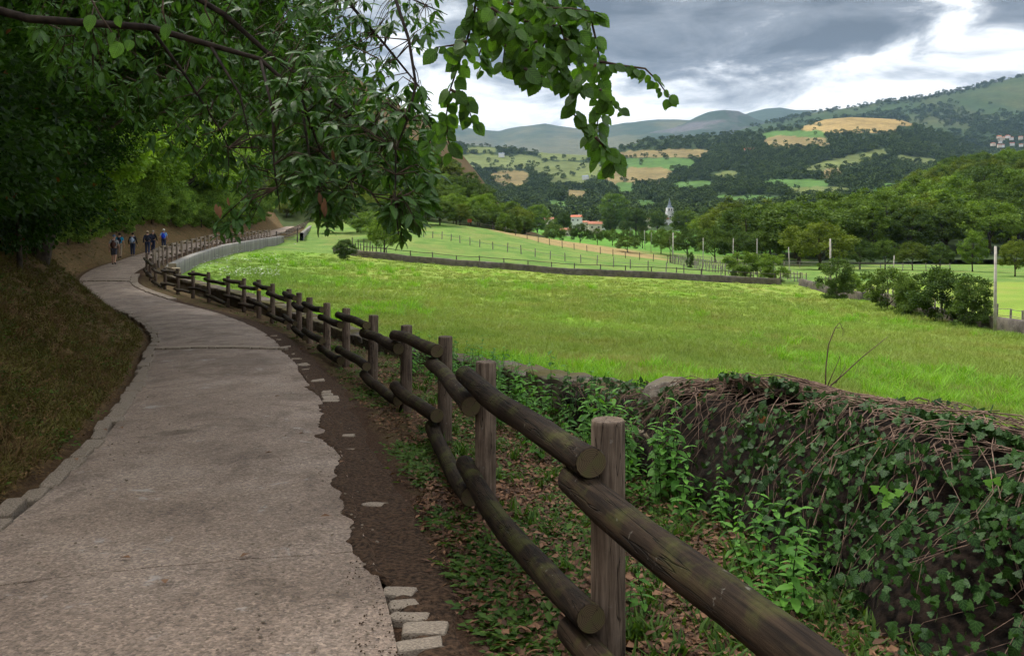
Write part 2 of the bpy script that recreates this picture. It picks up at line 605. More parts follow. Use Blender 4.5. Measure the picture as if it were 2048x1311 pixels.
def woodmat(name, dark, light, moss=0.5, endc=None, axis=0):
    """weathered round timber; grain along the local axis"""
    m, t = newmat(name)
    co = t.n('ShaderNodeTexCoord').outputs['Object']
    oi = t.n('ShaderNodeObjectInfo')
    co = t.vmath('ADD', co, t.vmath('MULTIPLY', t.n('ShaderNodeCombineXYZ', {0: oi.outputs['Random'], 1: oi.outputs['Random'], 2: oi.outputs['Random']}).outputs[0], (17, 31, 23)))
    sc = [1.0, 1.0, 1.0]; sc[axis] = .06
    st = t.vmath('MULTIPLY', co, tuple(sc))
    g = t.noise(st, 55, 6, .65, .4)
    cr = t.noise(st, 16, 3, .5, .5)
    blot = t.noise(co, 5, 5, .6)
    c = t.mix(t.maprange(g, .3, .7), dark, light)
    c = t.mix(1.0, c, t.ramp(blot, [(.25, .55), (.5, .95), (.75, 1.25)]), 'MULTIPLY')
    c = t.mix(1.0, c, t.ramp(oi.outputs['Random'], [(0, .75), (1, 1.2)]), 'MULTIPLY')
    crk = t.maprange(t.math('ABSOLUTE', t.math('SUBTRACT', cr, .5)), .0, .012, 1, 0)
    c = t.mix(t.math('MULTIPLY', crk, .8), c, [x * .15 for x in dark])
    nz = t.n('ShaderNodeSeparateXYZ', {0: t.n('ShaderNodeNewGeometry').outputs['Normal']}).outputs[2]
    mm = t.math('MULTIPLY', t.maprange(nz, -.1, .85), t.maprange(blot, .48, .66))
    c = t.mix(t.math('MULTIPLY', mm, moss), c, (.058, .062, .014))
    lich = t.maprange(t.noise(co, 22, 4, .6), .66, .72)
    c = t.mix(t.math('MULTIPLY', lich, .35), c, (.23, .22, .19))
    h = t.math('SUBTRACT', g, t.math('MULTIPLY', crk, 1.5))
    finish(t, c, .82, .13, t.bump(h, .7, .006))
    return m


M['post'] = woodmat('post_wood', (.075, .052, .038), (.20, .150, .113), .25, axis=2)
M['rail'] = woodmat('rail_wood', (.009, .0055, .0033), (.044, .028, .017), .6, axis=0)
M['endgrain'] = None


def endmat():
    m, t = newmat('end_grain')
    co = t.n('ShaderNodeTexCoord').outputs['Object']
    s = t.n('ShaderNodeSeparateXYZ', {0: co})
    r = t.math('SQRT', t.math('ADD', t.math('POWER', s.outputs[1], 2), t.math('POWER', s.outputs[2], 2)))
    rr = t.math('ADD', r, t.math('MULTIPLY', t.noise(co, 30, 3), .012))
    ring = t.math('SINE', t.math('MULTIPLY', rr, 900))
    c = t.mix(t.maprange(ring, -1, 1), (.05, .036, .021), (.10, .074, .043))
    c = t.mix(t.maprange(t.noise(co, 14, 4), .45, .65, 0, .7), c, (.070, .066, .026))
    ang = t.math('ARCTAN2', s.outputs[1], s.outputs[2])
    rc = t.math('ABSOLUTE', t.math('SINE', t.math('ADD', t.math('MULTIPLY', ang, 1.5), t.math('MULTIPLY', t.noise(co, 18, 3), 2.2))))
    c = t.mix(t.maprange(rc, .0, .06, .85, 0), c, (.012, .008, .005))
    finish(t, c, .85, .15)
    return m


M['endgrain'] = endmat()
M['litpost'] = woodmat('lit_post_wood', (.16, .125, .098), (.34, .275, .215), .1, axis=2)  # post wood made paler for the open-sky light on the far fences
M['litrail'] = woodmat('lit_rail_wood', (.14, .11, .085), (.29, .235, .185), .15, axis=0)  # rail wood likewise, open-sky light put into its colour
M['oldwood'] = woodmat('old_grey_wood', (.13, .115, .10), (.30, .27, .235), .15, axis=2)
M['darkwood'] = woodmat('dark_field_wood', (.05, .042, .036), (.12, .10, .085), .2, axis=2)
M['bark'] = plain('bark', (.048, .038, .028), .95, .5, 9, .8)
M['barkdark'] = plain('dark_bark', (.022, .016, .012), .95, .5, 14, .8)
M['twig'] = plain('twig_bark', (.055, .038, .026), .9, .4, 20, .3)
M['vine'] = plain('vine_stem', (.155, .102, .076), .9, .55, 11, .2)
M['core'] = plain('shaded_vine_litter', (.012, .0075, .005), 1.0, .8, 20, 1.0)  # stem litter painted near black for the shade in the ivy gaps
M['stonekerb'] = plain('kerb_stone_mat', (.19, .152, .115), .9, .4, 14, .7)
M['stonepale'] = plain('pale_stone', (.27, .22, .17), .9, .35, 16, .7)
M['soil'] = plain('soil', (.050, .029, .0165), 1.0, .7, 38, 1.0)
M['white'] = plain('white_render', (.62, .62, .60), .85, .08, .4)
M['cream'] = plain('cream_render', (.52, .46, .38), .85, .1, .4)
M['rooftile'] = plain('roof_tile', (.30, .125, .075), .85, .3, 1.5)
M['roofred'] = plain('roof_tile_bright', (.42, .13, .07), .85, .25, 1.5)
M['slate'] = plain('spire_slate', (.16, .19, .23), .7, .2, .8)
M['glassdark'] = plain('dark_window', (.03, .032, .036), .3, .1, 1)
M['concrete'] = plain('pole_concrete', (.36, .33, .29), .9, .2, 3)
M['dry'] = plain('dry_twig', (.10, .065, .045), .9, .3, 15)


def wallstone(name, dark, light, moss, scale=5.0):
    m, t = newmat(name)
    co = t.n('ShaderNodeNewGeometry').outputs['Position']
    oi = t.n('ShaderNodeObjectInfo').outputs['Random']
    n = t.noise(co, scale, 7, .65)
    n2 = t.noise(co, scale * .25, 4, .6)
    sp = t.noise(co, scale * 7, 3, .6)
    c = t.mix(t.maprange(n, .3, .7), dark, light)
    c = t.mix(1.0, c, t.ramp(oi, [(0, .7), (1, 1.25)]), 'MULTIPLY')
    c = t.mix(t.maprange(sp, .62, .70, 0, .5), c, (.33, .31, .28))
    nz = t.n('ShaderNodeSeparateXYZ', {0: t.n('ShaderNodeNewGeometry').outputs['Normal']}).outputs[2]
    mf = t.math('MULTIPLY', t.maprange(n2, .42, .6), t.maprange(nz, -.8, .9, .35, 1.0))
    c = t.mix(t.math('MULTIPLY', mf, moss), c, (.085, .075, .018))
    finish(t, c, .95, .1, t.bump(t.math('ADD', n, t.math('MULTIPLY', sp, .4)), .9, .03))
    return m


M['wallstone'] = wallstone('mossy_wall_stone', (.055, .045, .036), (.17, .145, .12), .75)
M['wallfar'] = wallstone('field_wall_stone', (.06, .052, .045), (.15, .13, .115), .35, 2.0)
M['rubble'] = wallstone('rubble_stone', (.16, .125, .085), (.36, .30, .22), .35)


def retainmat():
    m, t = newmat('streaked_render')
    co = t.n('ShaderNodeNewGeometry').outputs['Position']
    a = t.noise(t.vmath('MULTIPLY', co, (1, 1, .12)), 2.2, 6, .65)
    b = t.noise(co, .6, 5, .6)
    c = t.ramp(a, [(.3, (.10, .097, .09)), (.5, (.20, .19, .175)), (.7, (.29, .275, .25))])
    c = t.mix(t.maprange(b, .5, .7, 0, .7), c, (.19, .17, .13))
    finish(t, c, .92, .1, t.bump(a, .5, .03))
    return m


M['retain'] = retainmat()


def hillmat(name, tint=1.0):
    """far slopes: base colours (crops, pasture, scrub) from the vertex colour, broken up by noise"""
    m, t = newmat(name)
    col = t.n('ShaderNodeAttribute', attribute_name='Col').outputs['Color']
    pos = t.n('ShaderNodeNewGeometry').outputs['Position']
    n = t.noise(pos, .02, 6, .65)
    n2 = t.noise(pos, .11, 4, .6)
    c = t.mix(1.0, col, t.ramp(n, [(.3, .72), (.7, 1.25)]), 'MULTIPLY')
    c = t.mix(1.0, c, t.ramp(n2, [(.3, .8), (.7, 1.15)]), 'MULTIPLY')
    finish(t, c, .95, .05)
    return m


M['hill'] = hillmat('hill_mat')

# ------------------------------------------------------------------ setting: ground, path, valley, hills
def grid_faces(nr, nc):
    i = np.arange(nr - 1)[:, None] * nc + np.arange(nc - 1)[None]
    return np.stack([i, i + 1, i + nc + 1, i + nc], -1).reshape(-1, 4)


def proj(X, Y, Z):
    Ys = np.maximum(Y, .3)
    return CX + X / Ys * F, HY - (Z - CZ) / Ys * F


def build_ground():
    ys = [-30.0]
    while ys[-1] < 176:
        y = ys[-1]
        ys.append(y + (2.0 if y < -6 else max(.16, .014 * y)))
    ys = np.array(ys)
    dl = np.concatenate([[0, .12, .25, .4, .6, .8], 1.0 * 1.11 ** np.arange(0, 46)])[::-1]
    vt = np.linspace(0, 1, 15)
    dr = np.concatenate([[.06, .4, .8, 1.2, 1.7], 2.2 * 1.075 ** np.arange(0, 60)])
    xl, xr, xw = pxl(ys)[:, None], pxr(ys)[:, None], wx(ys)[:, None]
    X = np.concatenate([xl - dl[None], xl + .02 + (xr - xl - .04) * np.linspace(0, 1, 4)[None], xr + (xw - .06 - xr) * vt[None], xw + dr[None]], 1)
    Y = np.repeat(ys[:, None], X.shape[1], 1)
    Z = GH(X, Y)
    nl, nv = len(dl), len(vt)
    zone = np.zeros(X.shape + (3,))
    zone[:, :nl, 0] = 1
    zone[:, nl - 1:nl + 4, 0] = .3
    d = X[:, nl + 4:nl + 4 + nv] - xr
    zone[:, nl + 4:nl + 4 + nv, 1] = np.clip((d - .15) / .8, 0, 1)
    zone[:, nl + 4 + nv:, 2] = 1
    far = (Y > 70) & (X > -12 - .1 * Y)
    px, py = proj(X, Y, Z)
    lo = np.interp(px, [940, 1000, 1100, 1200, 1340], [450, 464, 489, 505, 523])
    hi = np.interp(px, [940, 1000, 1100, 1200, 1340], [449, 458, 477, 491, 513])
    dry = ((py < lo) & (py > hi) & (Y > 110) & (px > 950) & (px < 1330)).astype(float)
    me = npmesh('ground', np.stack([X, Y, Z], -1), grid_faces(*X.shape), M['ground'], True, {'zone': zone.reshape(-1, 3), 'dry': dry.ravel()})
    tag(link('ground', me), kind='structure')


build_ground()


def build_path():
    V = []; T = []
    nc = 26
    def section(y0, y1, j0, j1):
        n = max(3, int((y1 - y0) / (.12 if y0 < 20 else .4)))
        tt = np.linspace(0, 1, n)
        u = np.linspace(0, 1, nc)
        rows = []
        for t in tt:
            y = y0 + (y1 - y0) * t
            yy = y + (j0(u) * (1 - t) + j1(u) * t)
            xl, xr = pxl(yy), pxr(yy)
            X = xl + .27 + (xr + .03 - xl - .27) * u
            Z = pz(yy) + .015 + .03 * np.sin(u * math.pi) + .012 * (fbm(X * .8, yy * .8, 5) - .5)
            rows.append(np.stack([X, yy, Z], -1))
        g = np.array(rows)
        b = sum(len(v) for v in V)
        V.append(g.reshape(-1, 3)); T.append(grid_faces(n, nc) + b)
        # slab edges go down into the joint
        for r in (0, n - 1):
            e = g[r].copy(); e2 = e.copy(); e2[:, 2] -= .045
            b = sum(len(v) for v in V)
            V.append(np.concatenate([e, e2])); T.append(grid_faces(2, nc) + b)
    z0 = lambda u: u * 0
    rs = np.random.RandomState(4)
    def joint(seed, skew):
        return lambda u: skew * (u - .5) + .05 * (fbm(u * 9 + seed * 7, u * 0 + 3, seed) - .5) + .02 * (fbm(u * 40, u * 0 + 9, seed + 1) - .5)
    jn = joint(3, .75)
    gap = .016
    jn2 = lambda u: jn(u) + gap * (.5 + .9 * np.clip(fbm(u * 6, u * 0, 8) - .25, 0, 1) + .5 * (u < .25))
    section(-30, 4.45, z0, jn)
    section(4.45, 17.0, jn2, z0)
    section(17.26, 41.2, z0, z0)
    section(41.5, 200, z0, z0)
    me = npmesh('path', np.concatenate(V), np.concatenate(T), M['path'], True)
    return tag(link('path', me), kind='structure')


PATHO = build_path()


def rock_mesh(name, seed, mat, dims=(1, 1, 1), sub=2, rough=.18, flat=False):
    bm = bmesh.new()
    bmesh.ops.create_cube(bm, size=1.0)
    bmesh.ops.bevel(bm, geom=bm.edges[:], offset=.14, segments=2 if sub > 1 else 1, affect='EDGES', profile=.6)
    rs = np.random.RandomState(seed)
    off = rs.rand(3) * 50
    for v in bm.verts:
        c = v.co
        n = fbm(np.array([c.x * 2.2 + off[0] + c.z]), np.array([c.y * 2.2 + off[1] - c.z * .7]), seed)[0] - .5
        c *= 1 + n * rough * 2
        c.x *= dims[0]; c.y *= dims[1]; c.z *= dims[2]
    me = bpy.data.meshes.new(name)
    bm.to_mesh(me); bm.free()
    me.materials.append(mat)
    return me


# kerb stones: left edge flush slabs, right edge half-buried cobbles, drain rows across
kerbm = [rock_mesh('kerb_stone', i, M['stonekerb'], (1, 1, 1), 2, .09) for i in range(5)]
palem = [rock_mesh('pale_kerb_stone', 20 + i, M['stonepale'], (1, 1, 1), 2, .26) for i in range(5)]
rnd = random.Random(5)
y = 2.6
k = 0
while y < 30 and k < 70:
    ln = rnd.uniform(.3, .52)
    ym = y + ln / 2
    x = float(pxl(ym)) + .19 + rnd.uniform(-.035, .035)
    dx = float(pxl(ym + .2) - pxl(ym - .2)) / .4
    o = link('kerb_stone', kerbm[k % 5], PATHO, (x, ym, float(pz(ym)) - .020 + rnd.uniform(-.012, .016)))
    o.rotation_euler = (rnd.uniform(-.03, .03), rnd.uniform(-.05, .05), math.atan2(-dx, 1) + rnd.uniform(-.07, .07))
    L = ln * math.sqrt(1 + dx * dx)
    o.scale = (.17 + rnd.uniform(-.04, .04), L * rnd.uniform(.74, .88), .12)
    y += ln
    k += 1
y = 3.0
while y < 21:
    ln = rnd.uniform(.13, .26) * (1 if y < 9 else 1.3)
    if rnd.random() < (.95 if y < 4.3 else (.12 if y < 8.5 else (.28 if y < 15 else .12))):
        ym = y + ln / 2
        x = float(pxr(ym)) + .15 + rnd.uniform(-.05, .06)
        o = link('edge_stone', palem[k % 5], PATHO, (x, ym, float(pz(ym)) - .046 + rnd.uniform(-.010, .01)))
        o.rotation_euler = (rnd.uniform(-.06, .06), rnd.uniform(-.06, .06), .25 + rnd.uniform(-.5, .5))
        o.scale = (rnd.uniform(.11, .23), ln * rnd.uniform(.5, .8), .10)
    k += 1
    y += ln
y = 33.5
while y < 44.5:
    ln = .42
    ym = y + ln / 2
    dx = float(pxr(ym + .2) - pxr(ym - .2)) / .4
    o = link('edge_stone', palem[k % 5], PATHO, (float(pxr(ym)) + .2, ym, float(pz(ym)) + .005))
    o.rotation_euler = (0, 0, math.atan2(-dx, 1)); o.scale = (.34, ln * math.sqrt(1 + dx * dx) * .9, .11)
    y += ln; k += 1
for yc, nst in ((17.13, 15), (41.35, 13)):
    xl, xr = float(pxl(yc)) + .3, float(pxr(yc)) + .1
    for i in range(nst):
        u = (i + .5) / nst
        x = xl + (xr - xl) * u
        o = link('drain_cobble', palem[i % 5], PATHO, (x, yc + rnd.uniform(-.02, .02), float(pz(yc)) + .012 + .03 * math.sin(u * math.pi)))
        o.rotation_euler = (0, 0, rnd.uniform(-.15, .15))
        o.scale = ((xr - xl) / nst * .94, .22 + rnd.uniform(-.03, .03), .09)


def build_soil():
    """dark leaf mould lying ragged over the right edge of the path"""
    ys = np.arange(-2, 30, .055)
    nc = 16
    u = np.linspace(0, 1, nc)
    tong = .30 * np.clip(fbm(ys * 1.1, ys * 0 + 2, 31, 3) - .32, 0, 1) + .42 * np.clip(fbm(ys * 3.4, ys * 0 + 7, 77, 3) - .47, 0, 1)
    tong = np.where((ys > 4.4) & (ys < 9.5), tong * 1.4 + .10, tong) - .06
    w_ = np.clip((ys - 3.9) / 1.0, 0, 1); w_ = w_ * w_ * (3 - 2 * w_)
    tong = (tong * .5 - .24 + .28 * np.clip(fbm(ys * 9, ys * 0, 5, 2) - .35, 0, 1)) * (1 - w_) + tong * w_
    tong += .09 * (fbm(ys * 13, ys * 0 + 4, 15, 3) - .5)
    tong *= np.clip((30 - ys) / 12, 0, 1)
    rows = []
    for y, tg in zip(ys, tong):
        x0 = float(pxr(y)) + .02 - tg * .52
        x1 = float(pxr(y)) + .26 + .45 * float(fbm(np.array([y * .8]), np.array([3.]), 19)[0])
        X = x0 + (x1 - x0) * u ** 1.3
        yy = np.full(nc, y)
        base = np.where(X < pxr(yy) + .03, pz(yy) + .02, GH(X, yy))
        Z = base + .012 * np.clip(u * 6, 0, 1) + .022 * (fbm(X * 9, yy * 9, 12) - .35) * np.clip(u * 5, .2, 1)
        Z = np.where(u > .93, base - .02, Z)
        Z[0] = pz(y) + .012 if x0 < float(pxr(y)) + .03 else base[0] - .012
        rows.append(np.stack([X, yy, Z], -1))
    g = np.array(rows)
    me = npmesh('soil', g, grid_faces(len(ys), nc), M['soil'], True)
    tag(link('soil', me), 'dark crumbly leaf mould spread over the right edge of the path', 'soil', kind='stuff')


build_soil()


def build_valley():
    pxs = np.linspace(-600, 2900, 120)
    ys = 172 * (1100 / 172) ** np.linspace(0, 1, 70)
    P, Y = np.meshgrid(pxs, ys)
    X = (P - CX) / F * Y
    s = np.minimum(1, 300 / Y)
    Z = FIELD(X * s, Y * s) + np.maximum(Y - 300, 0) * .016 - .08
    Z += (fbm(X * .03, Y * .03, 4) - .5) * .8
    col = np.zeros(P.shape + (3,))
    n = fbm(X * .015, Y * .02, 6)[..., None]
    col[:] = (.085, .19, .03)
    col = col * (.75 + .5 * n)
    me = npmesh('valley_floor', np.stack([X, Y, Z], -1), grid_faces(*P.shape), M['hill'], True, {'Col': col.reshape(-1, 3)})
    tag(link('valley_floor', me), kind='structure')


build_valley()


def VH(x, y):
    s = min(1, 300 / y)
    return float(FIELD(np.array([x * s]), np.array([y * s]))[0]) + max(y - 300, 0) * .016 - .1


class Hill:
    """a slope: rows of (distance, heights seen along the view) made into terrain of real size"""
    def __init__(s, pxs, rows, noise=0.0, nscale=.01, seed=0):
        s.p = np.array(pxs, float)
        s.Y = np.array([r[0] for r in rows], float)
        s.py = np.array([r[1] if hasattr(r[1], '__len__') else [r[1]] * len(pxs) for r in rows], float)
        s.noise, s.ns, s.seed = noise, nscale, seed

    def z(s, X, Y):
        X = np.asarray(X, float); Y = np.asarray(Y, float)
        P = CX + X / Y * F
        vals = np.array([np.interp(P, s.p, r) for r in s.py])     # rows x shape
        Zr = CZ + (HY - vals) / F * s.Y.reshape((-1,) + (1,) * P.ndim)
        i = np.clip(np.searchsorted(s.Y, Y) - 1, 0, len(s.Y) - 2)
        t = np.clip((Y - s.Y[i]) / (s.Y[i + 1] - s.Y[i]), 0, 1)
        a = np.take_along_axis(Zr, i[None], 0)[0]; b = np.take_along_axis(Zr, (i + 1)[None], 0)[0]
        ts = t * t * (3 - 2 * t) * .4 + t * .6
        Z = a * (1 - ts) + b * ts
        return Z + s.noise * (fbm(X * s.ns, Y * s.ns, s.seed, 5) - .5)

    def grid(s, nx, ny, p0=None, p1=None):
        P, Y = np.meshgrid(np.linspace(p0 or s.p[0], p1 or s.p[-1], nx), s.Y[0] * (s.Y[-1] / s.Y[0]) ** np.linspace(0, 1, ny))
        X = (P - CX) / F * Y
        Z = s.z(X, Y)
        return P, X, Y, Z

    def build(s, name, nx, ny, colfn):
        P, X, Y, Z = s.grid(nx, ny)
        px, py = proj(X, Y, Z)
        col = colfn(px, py, X, Y, Z)
        me = npmesh(name, np.stack([X, Y, Z], -1), grid_faces(*P.shape), M['hill'], True, {'Col': col.reshape(-1, 3)})
        s.o = tag(link(name, me), kind='structure')
        return s


# fields on the far slope: centre, half size (photo pixels), slant, kind
TAN, OCH, GRN, LGT = (.165, .13, .055), (.25, .18, .07), (.065, .125, .030), (.108, .130, .042)
FIELDS = [(998, 323, 82, 12, .02, LGT), (1130, 311, 46, 8, 0, LGT), (1021, 357, 36, 14, .02, TAN), (1160, 340, 80, 14, .02, LGT), (1314, 328, 72, 10, -.02, GRN),
    (1272, 352, 62, 15, -.04, TAN), (1144, 361, 40, 9, -.06, LGT), (1251, 378, 20, 11, .1, GRN), (1154, 391, 18, 10, 0, TAN), (1117, 413, 25, 11, .1, GRN), (1293, 412, 22, 9, 0, GRN),
    (1334, 307, 82, 7, -.02, TAN), (1447, 398, 18, 8, 0, GRN), (1722, 241, 88, 13, .02, OCH), (1700, 258, 95, 7, .0, OCH), (1590, 270, 60, 8, -.03, GRN), (1593, 284, 58, 10, 0, TAN),
    (1690, 324, 82, 9, -.24, LGT), (1664, 346, 19, 9, 0, TAN), (1587, 368, 68, 8, 0, GRN), (1636, 384, 66, 9, 0, LGT), (1505, 402, 60, 9, 0, GRN), (1785, 384, 46, 16, 0, GRN),
    (1997, 304, 26, 7, .1, LGT), (1830, 320, 40, 6, .1, LGT), (1385, 372, 40, 8, -.05, GRN), (1450, 352, 28, 7, -.1, LGT), (960, 300, 30, 5, 0, LGT)]


def infield(px, py, grow=1.0):
    ans = np.full(np.shape(px), -1)
    nx = (fbm(px * .05, py * .1, 41) - .5)
    for i, (cx, cy_, hx, hy, sl_, c) in enumerate(FIELDS):
        u = (px - cx) / (hx * 1.06 * grow) + nx * .5
        v = (py - cy_ - sl_ * (px - cx)) / (hy * 1.14 * grow) + nx * .7
        ans = np.where(np.abs(u) ** 3.5 + np.abs(v) ** 3.5 < 1, i, ans)
    return ans


def midcol(px, py, X, Y, Z):
    f = infield(px, py)
    n = fbm(px * .03, py * .08, 12)[..., None]
    col = np.zeros(px.shape + (3,))
    col[:] = (.028, .046, .014)
    col = col * (.7 + .6 * n)
    for i, fd in enumerate(FIELDS):
        c = np.array(fd[5])
        cc = c * (.8 + .4 * n)
        col = np.where((f == i)[..., None], cc, col)
    return col


mp = [820, 920, 1000, 1100, 1200, 1250, 1300, 1400, 1500, 1600, 1650, 1700, 1800, 1850, 1900, 1950, 2000, 2048, 2300]
MID = Hill(mp, [(560, 462),
    (850, [430, 430, 428, 428, 428, 425, 424, 418, 412, 408, 404, 402, 400, 400, 402, 405, 408, 408, 408]),
    (1250, [375, 376, 374, 374, 376, 374, 372, 366, 352, 342, 338, 336, 340, 346, 350, 355, 358, 358, 358]),
    (1600, [330, 330, 330, 332, 334, 326, 320, 312, 300, 286, 278, 272, 274, 290, 302, 318, 326, 326, 326]),
    (2000, [280, 288, 296, 306, 312, 292, 280, 273, 266, 255, 240, 234, 238, 256, 272, 298, 312, 308, 300]),
    (2300, [300, 305, 310, 318, 320, 310, 300, 295, 290, 280, 272, 265, 268, 280, 290, 305, 315, 312, 305])], 8, .006, 3)
MID.build('patchwork_hill', 420, 170, midcol)


def moorcol(a, b, sc=.004):
    def fn(px, py, X, Y, Z):
        n = fbm(X * sc, Y * sc, 22, 5)
        n2 = fbm(X * sc * 4, Z * sc * 6, 25, 4)
        m_ = np.clip((n * .6 + n2 * .5 - .45) * 5, 0, 1)[..., None]
        return np.array(a) * (1 - m_) + np.array(b) * m_
    return fn


MTN = Hill([1480, 1560, 1650, 1750, 1850, 1950, 2048, 2150, 2300], [
    (1900, [330] * 9), (2250, [300, 300, 300, 300, 300, 300, 300, 300, 300]), (2800, [275, 265, 258, 252, 246, 240, 232, 222, 205]),
    (3500, [262, 243, 221, 207, 196, 176, 149, 125, 95]), (4300, [275, 262, 245, 235, 225, 215, 195, 180, 160])], 45, .0022, 8)
MTN.build('mountain', 200, 90, moorcol((.036, .06, .022), (.06, .072, .026), .0025))
FAR1 = Hill([600, 700, 850, 900, 950, 1000, 1050, 1090, 1150, 1200, 1250, 1300, 1380, 1450, 1550, 1650], [
    (3800, [320] * 16), (4800, [285, 285, 285, 288, 293, 296, 282, 280, 288, 292, 280, 275, 275, 280, 280, 280]),
    (6000, [225, 228, 235, 242, 258, 264, 256, 252, 262, 261, 251, 244, 240, 245, 255, 262]), (7000, [270] * 16)], 110, .0011, 18)
FAR1.build('far_ridge', 200, 80, moorcol((.028, .046, .02), (.085, .085, .04), .0012))
PEAK = Hill([1300, 1340, 1380, 1420, 1450, 1475, 1500, 1530, 1570, 1620], [
    (3900, [300] * 10), (4500, [282, 272, 262, 254, 250, 250, 254, 262, 270, 280]), (5000, [268, 256, 240, 228, 224, 227, 236, 246, 258, 270]), (5600, [290] * 10)], 70, .003, 28)
PEAK.build('rocky_peak', 110, 60, moorcol((.028, .045, .022), (.085, .08, .075), .004))
FAR2 = Hill([1380, 1450, 1500, 1530, 1560, 1590, 1620, 1660, 1720, 1800], [
    (5800, [290] * 10), (6500, [268, 258, 246, 236, 232, 236, 236, 238, 245, 252]), (7300, [252, 240, 224, 217, 215, 220, 220, 222, 232, 240]), (8000, [280] * 10)], 60, .0012, 38)
FAR2.build('distant_ridge', 110, 50, moorcol((.032, .05, .022), (.09, .09, .045), .0012))

LEFT = Hill([-700, 300, 450, 540, 620, 700, 760, 830, 880, 920, 960, 1000, 1040, 1090], [
    (150, [470, 470, 470, 470, 470, 466, 462, 462, 462, 462, 462, 472, 495, 515]), (165, [440, 440, 440, 440, 440, 446, 446, 444, 442, 442, 444, 456, 490, 510]), (205, [180, 200, 240, 262, 285, 315, 340, 365, 378, 390, 405, 432, 455, 474]),
    (255, [-300, -160, -60, 20, 92, 142, 195, 236, 262, 305, 352, 410, 470, 500]), (330, [-300, -200, -120, 10, 130, 200, 260, 310, 340, 375, 405, 444, 480, 500])], 5, .03, 48)


def leftcol(px, py, X, Y, Z):
    n = fbm(X * .05, Y * .05, 52)[..., None]
    ridge = np.clip((py - np.interp(px, [540, 620, 700, 760, 830, 880, 920, 960, 1000], [20, 92, 142, 195, 236, 262, 305, 352, 410]) < 60).astype(float), 0, 1)[..., None]
    col = np.array((.04, .055, .02)) * (1 - ridge) + np.array((.088, .062, .032)) * ridge
    return col * (.6 + .8 * n)


LEFT.build('left_hillside', 150, 70, leftcol)
WOOD = Hill([1450, 1550, 1650, 1700, 1750, 1800, 1850, 1900, 1950, 2000, 2048, 2300], [
    (150, [520] * 12), (175, [512, 512, 510, 508, 506, 505, 505, 505, 505, 505, 505, 505]), (270, [498, 497, 490, 480, 464, 446, 430, 420, 414, 410, 406, 390]),
    (420, [484, 482, 474, 458, 436, 410, 384, 370, 360, 352, 346, 320]), (560, [478, 478, 478, 470, 458, 442, 425, 412, 400, 395, 390, 370])], 3, .03, 58)
WOOD.build('wooded_slope', 120, 60, lambda px, py, X, Y, Z: np.array((.03, .045, .018)) * (.6 + .8 * fbm(X * .1, Y * .1, 5)[..., None]))

# ------------------------------------------------------------------ foliage generators
def norm(a):
    return a / np.maximum(np.linalg.norm(a, axis=-1, keepdims=True), 1e-9)


def leaf_cards(P, D, N, L, Wd, fold=.15):
    """folded two-triangle leaves: P base, D axis, N normal"""
    D = norm(D); S = norm(np.cross(D, N)); N = np.cross(S, D)
    L = np.asarray(L)[:, None]; Wd = np.asarray(Wd)[:, None]
    mid = P + D * L * .45
    v = np.stack([P, mid - S * Wd * .5 + N * fold * Wd, P + D * L, mid + S * Wd * .5 + N * fold * Wd], 1)
    n = len(P)
    b = np.arange(n)[:, None] * 4
    T = np.stack([b + [0, 3, 2], b + [0, 2, 1]], 1).reshape(-1, 3)
    return v.reshape(-1, 3), T


def crown(seed, rx, ry, rz, zc, nclump, cr, per, L, ratio=.5, lower=-.75, shell=.5, up=.35, flat=.65, taper=0.0):
    """leaf clumps spread through an uneven crown; returns verts, tris, v, clump centres"""
    rs = np.random.RandomState(seed)
    C = []
    while len(C) < nclump:
        d = rs.normal(size=3); d /= np.linalg.norm(d)
        if d[2] < lower: continue
        r = rs.uniform(shell, 1.0) ** .8 * (.78 + .5 * fbm(np.array([d[0] * 1.7 + seed]), np.array([d[1] * 1.7 + d[2] * 1.3]), seed)[0])
        c = d * r
        if taper:
            s_ = 1 - taper * max(0, (c[2] + .6)) / 1.6
            c[0] *= s_; c[1] *= s_
        C.append((c[0] * rx, c[1] * ry, c[2] * rz + zc))
    C = np.array(C)
    cs = rs.uniform(.6, 1.35, nclump) * cr
    shade = rs.uniform(-.25, .25, nclump)
    idx = rs.choice(nclump, nclump * per, p=(cs ** 2) / (cs ** 2).sum())
    n = len(idx)
    off = rs.normal(size=(n, 3)); off = norm(off) * (rs.uniform(0, 1, (n, 1)) ** .45)
    P = C[idx] + off * cs[idx][:, None] * np.array([1, 1, flat])
    outw = norm(P - np.array([0, 0, zc - .3 * rz]))
    D = norm(outw * .7 + rs.normal(size=(n, 3)) * .55 + np.array([0, 0, -.35]))
    N = norm(outw * .5 + np.array([0, 0, up * 2]) + rs.normal(size=(n, 3)) * .55)
    l = L * rs.uniform(.65, 1.25, n)
    V, T = leaf_cards(P, D, N, l, l * ratio * rs.uniform(.8, 1.2, n))
    v = np.clip(rs.uniform(.15, .85, n) + shade[idx], 0, 1)
    v = np.where(rs.rand(n) < .004, 1.0, np.minimum(v, .98))
    return V, T, np.repeat(v, 4), C


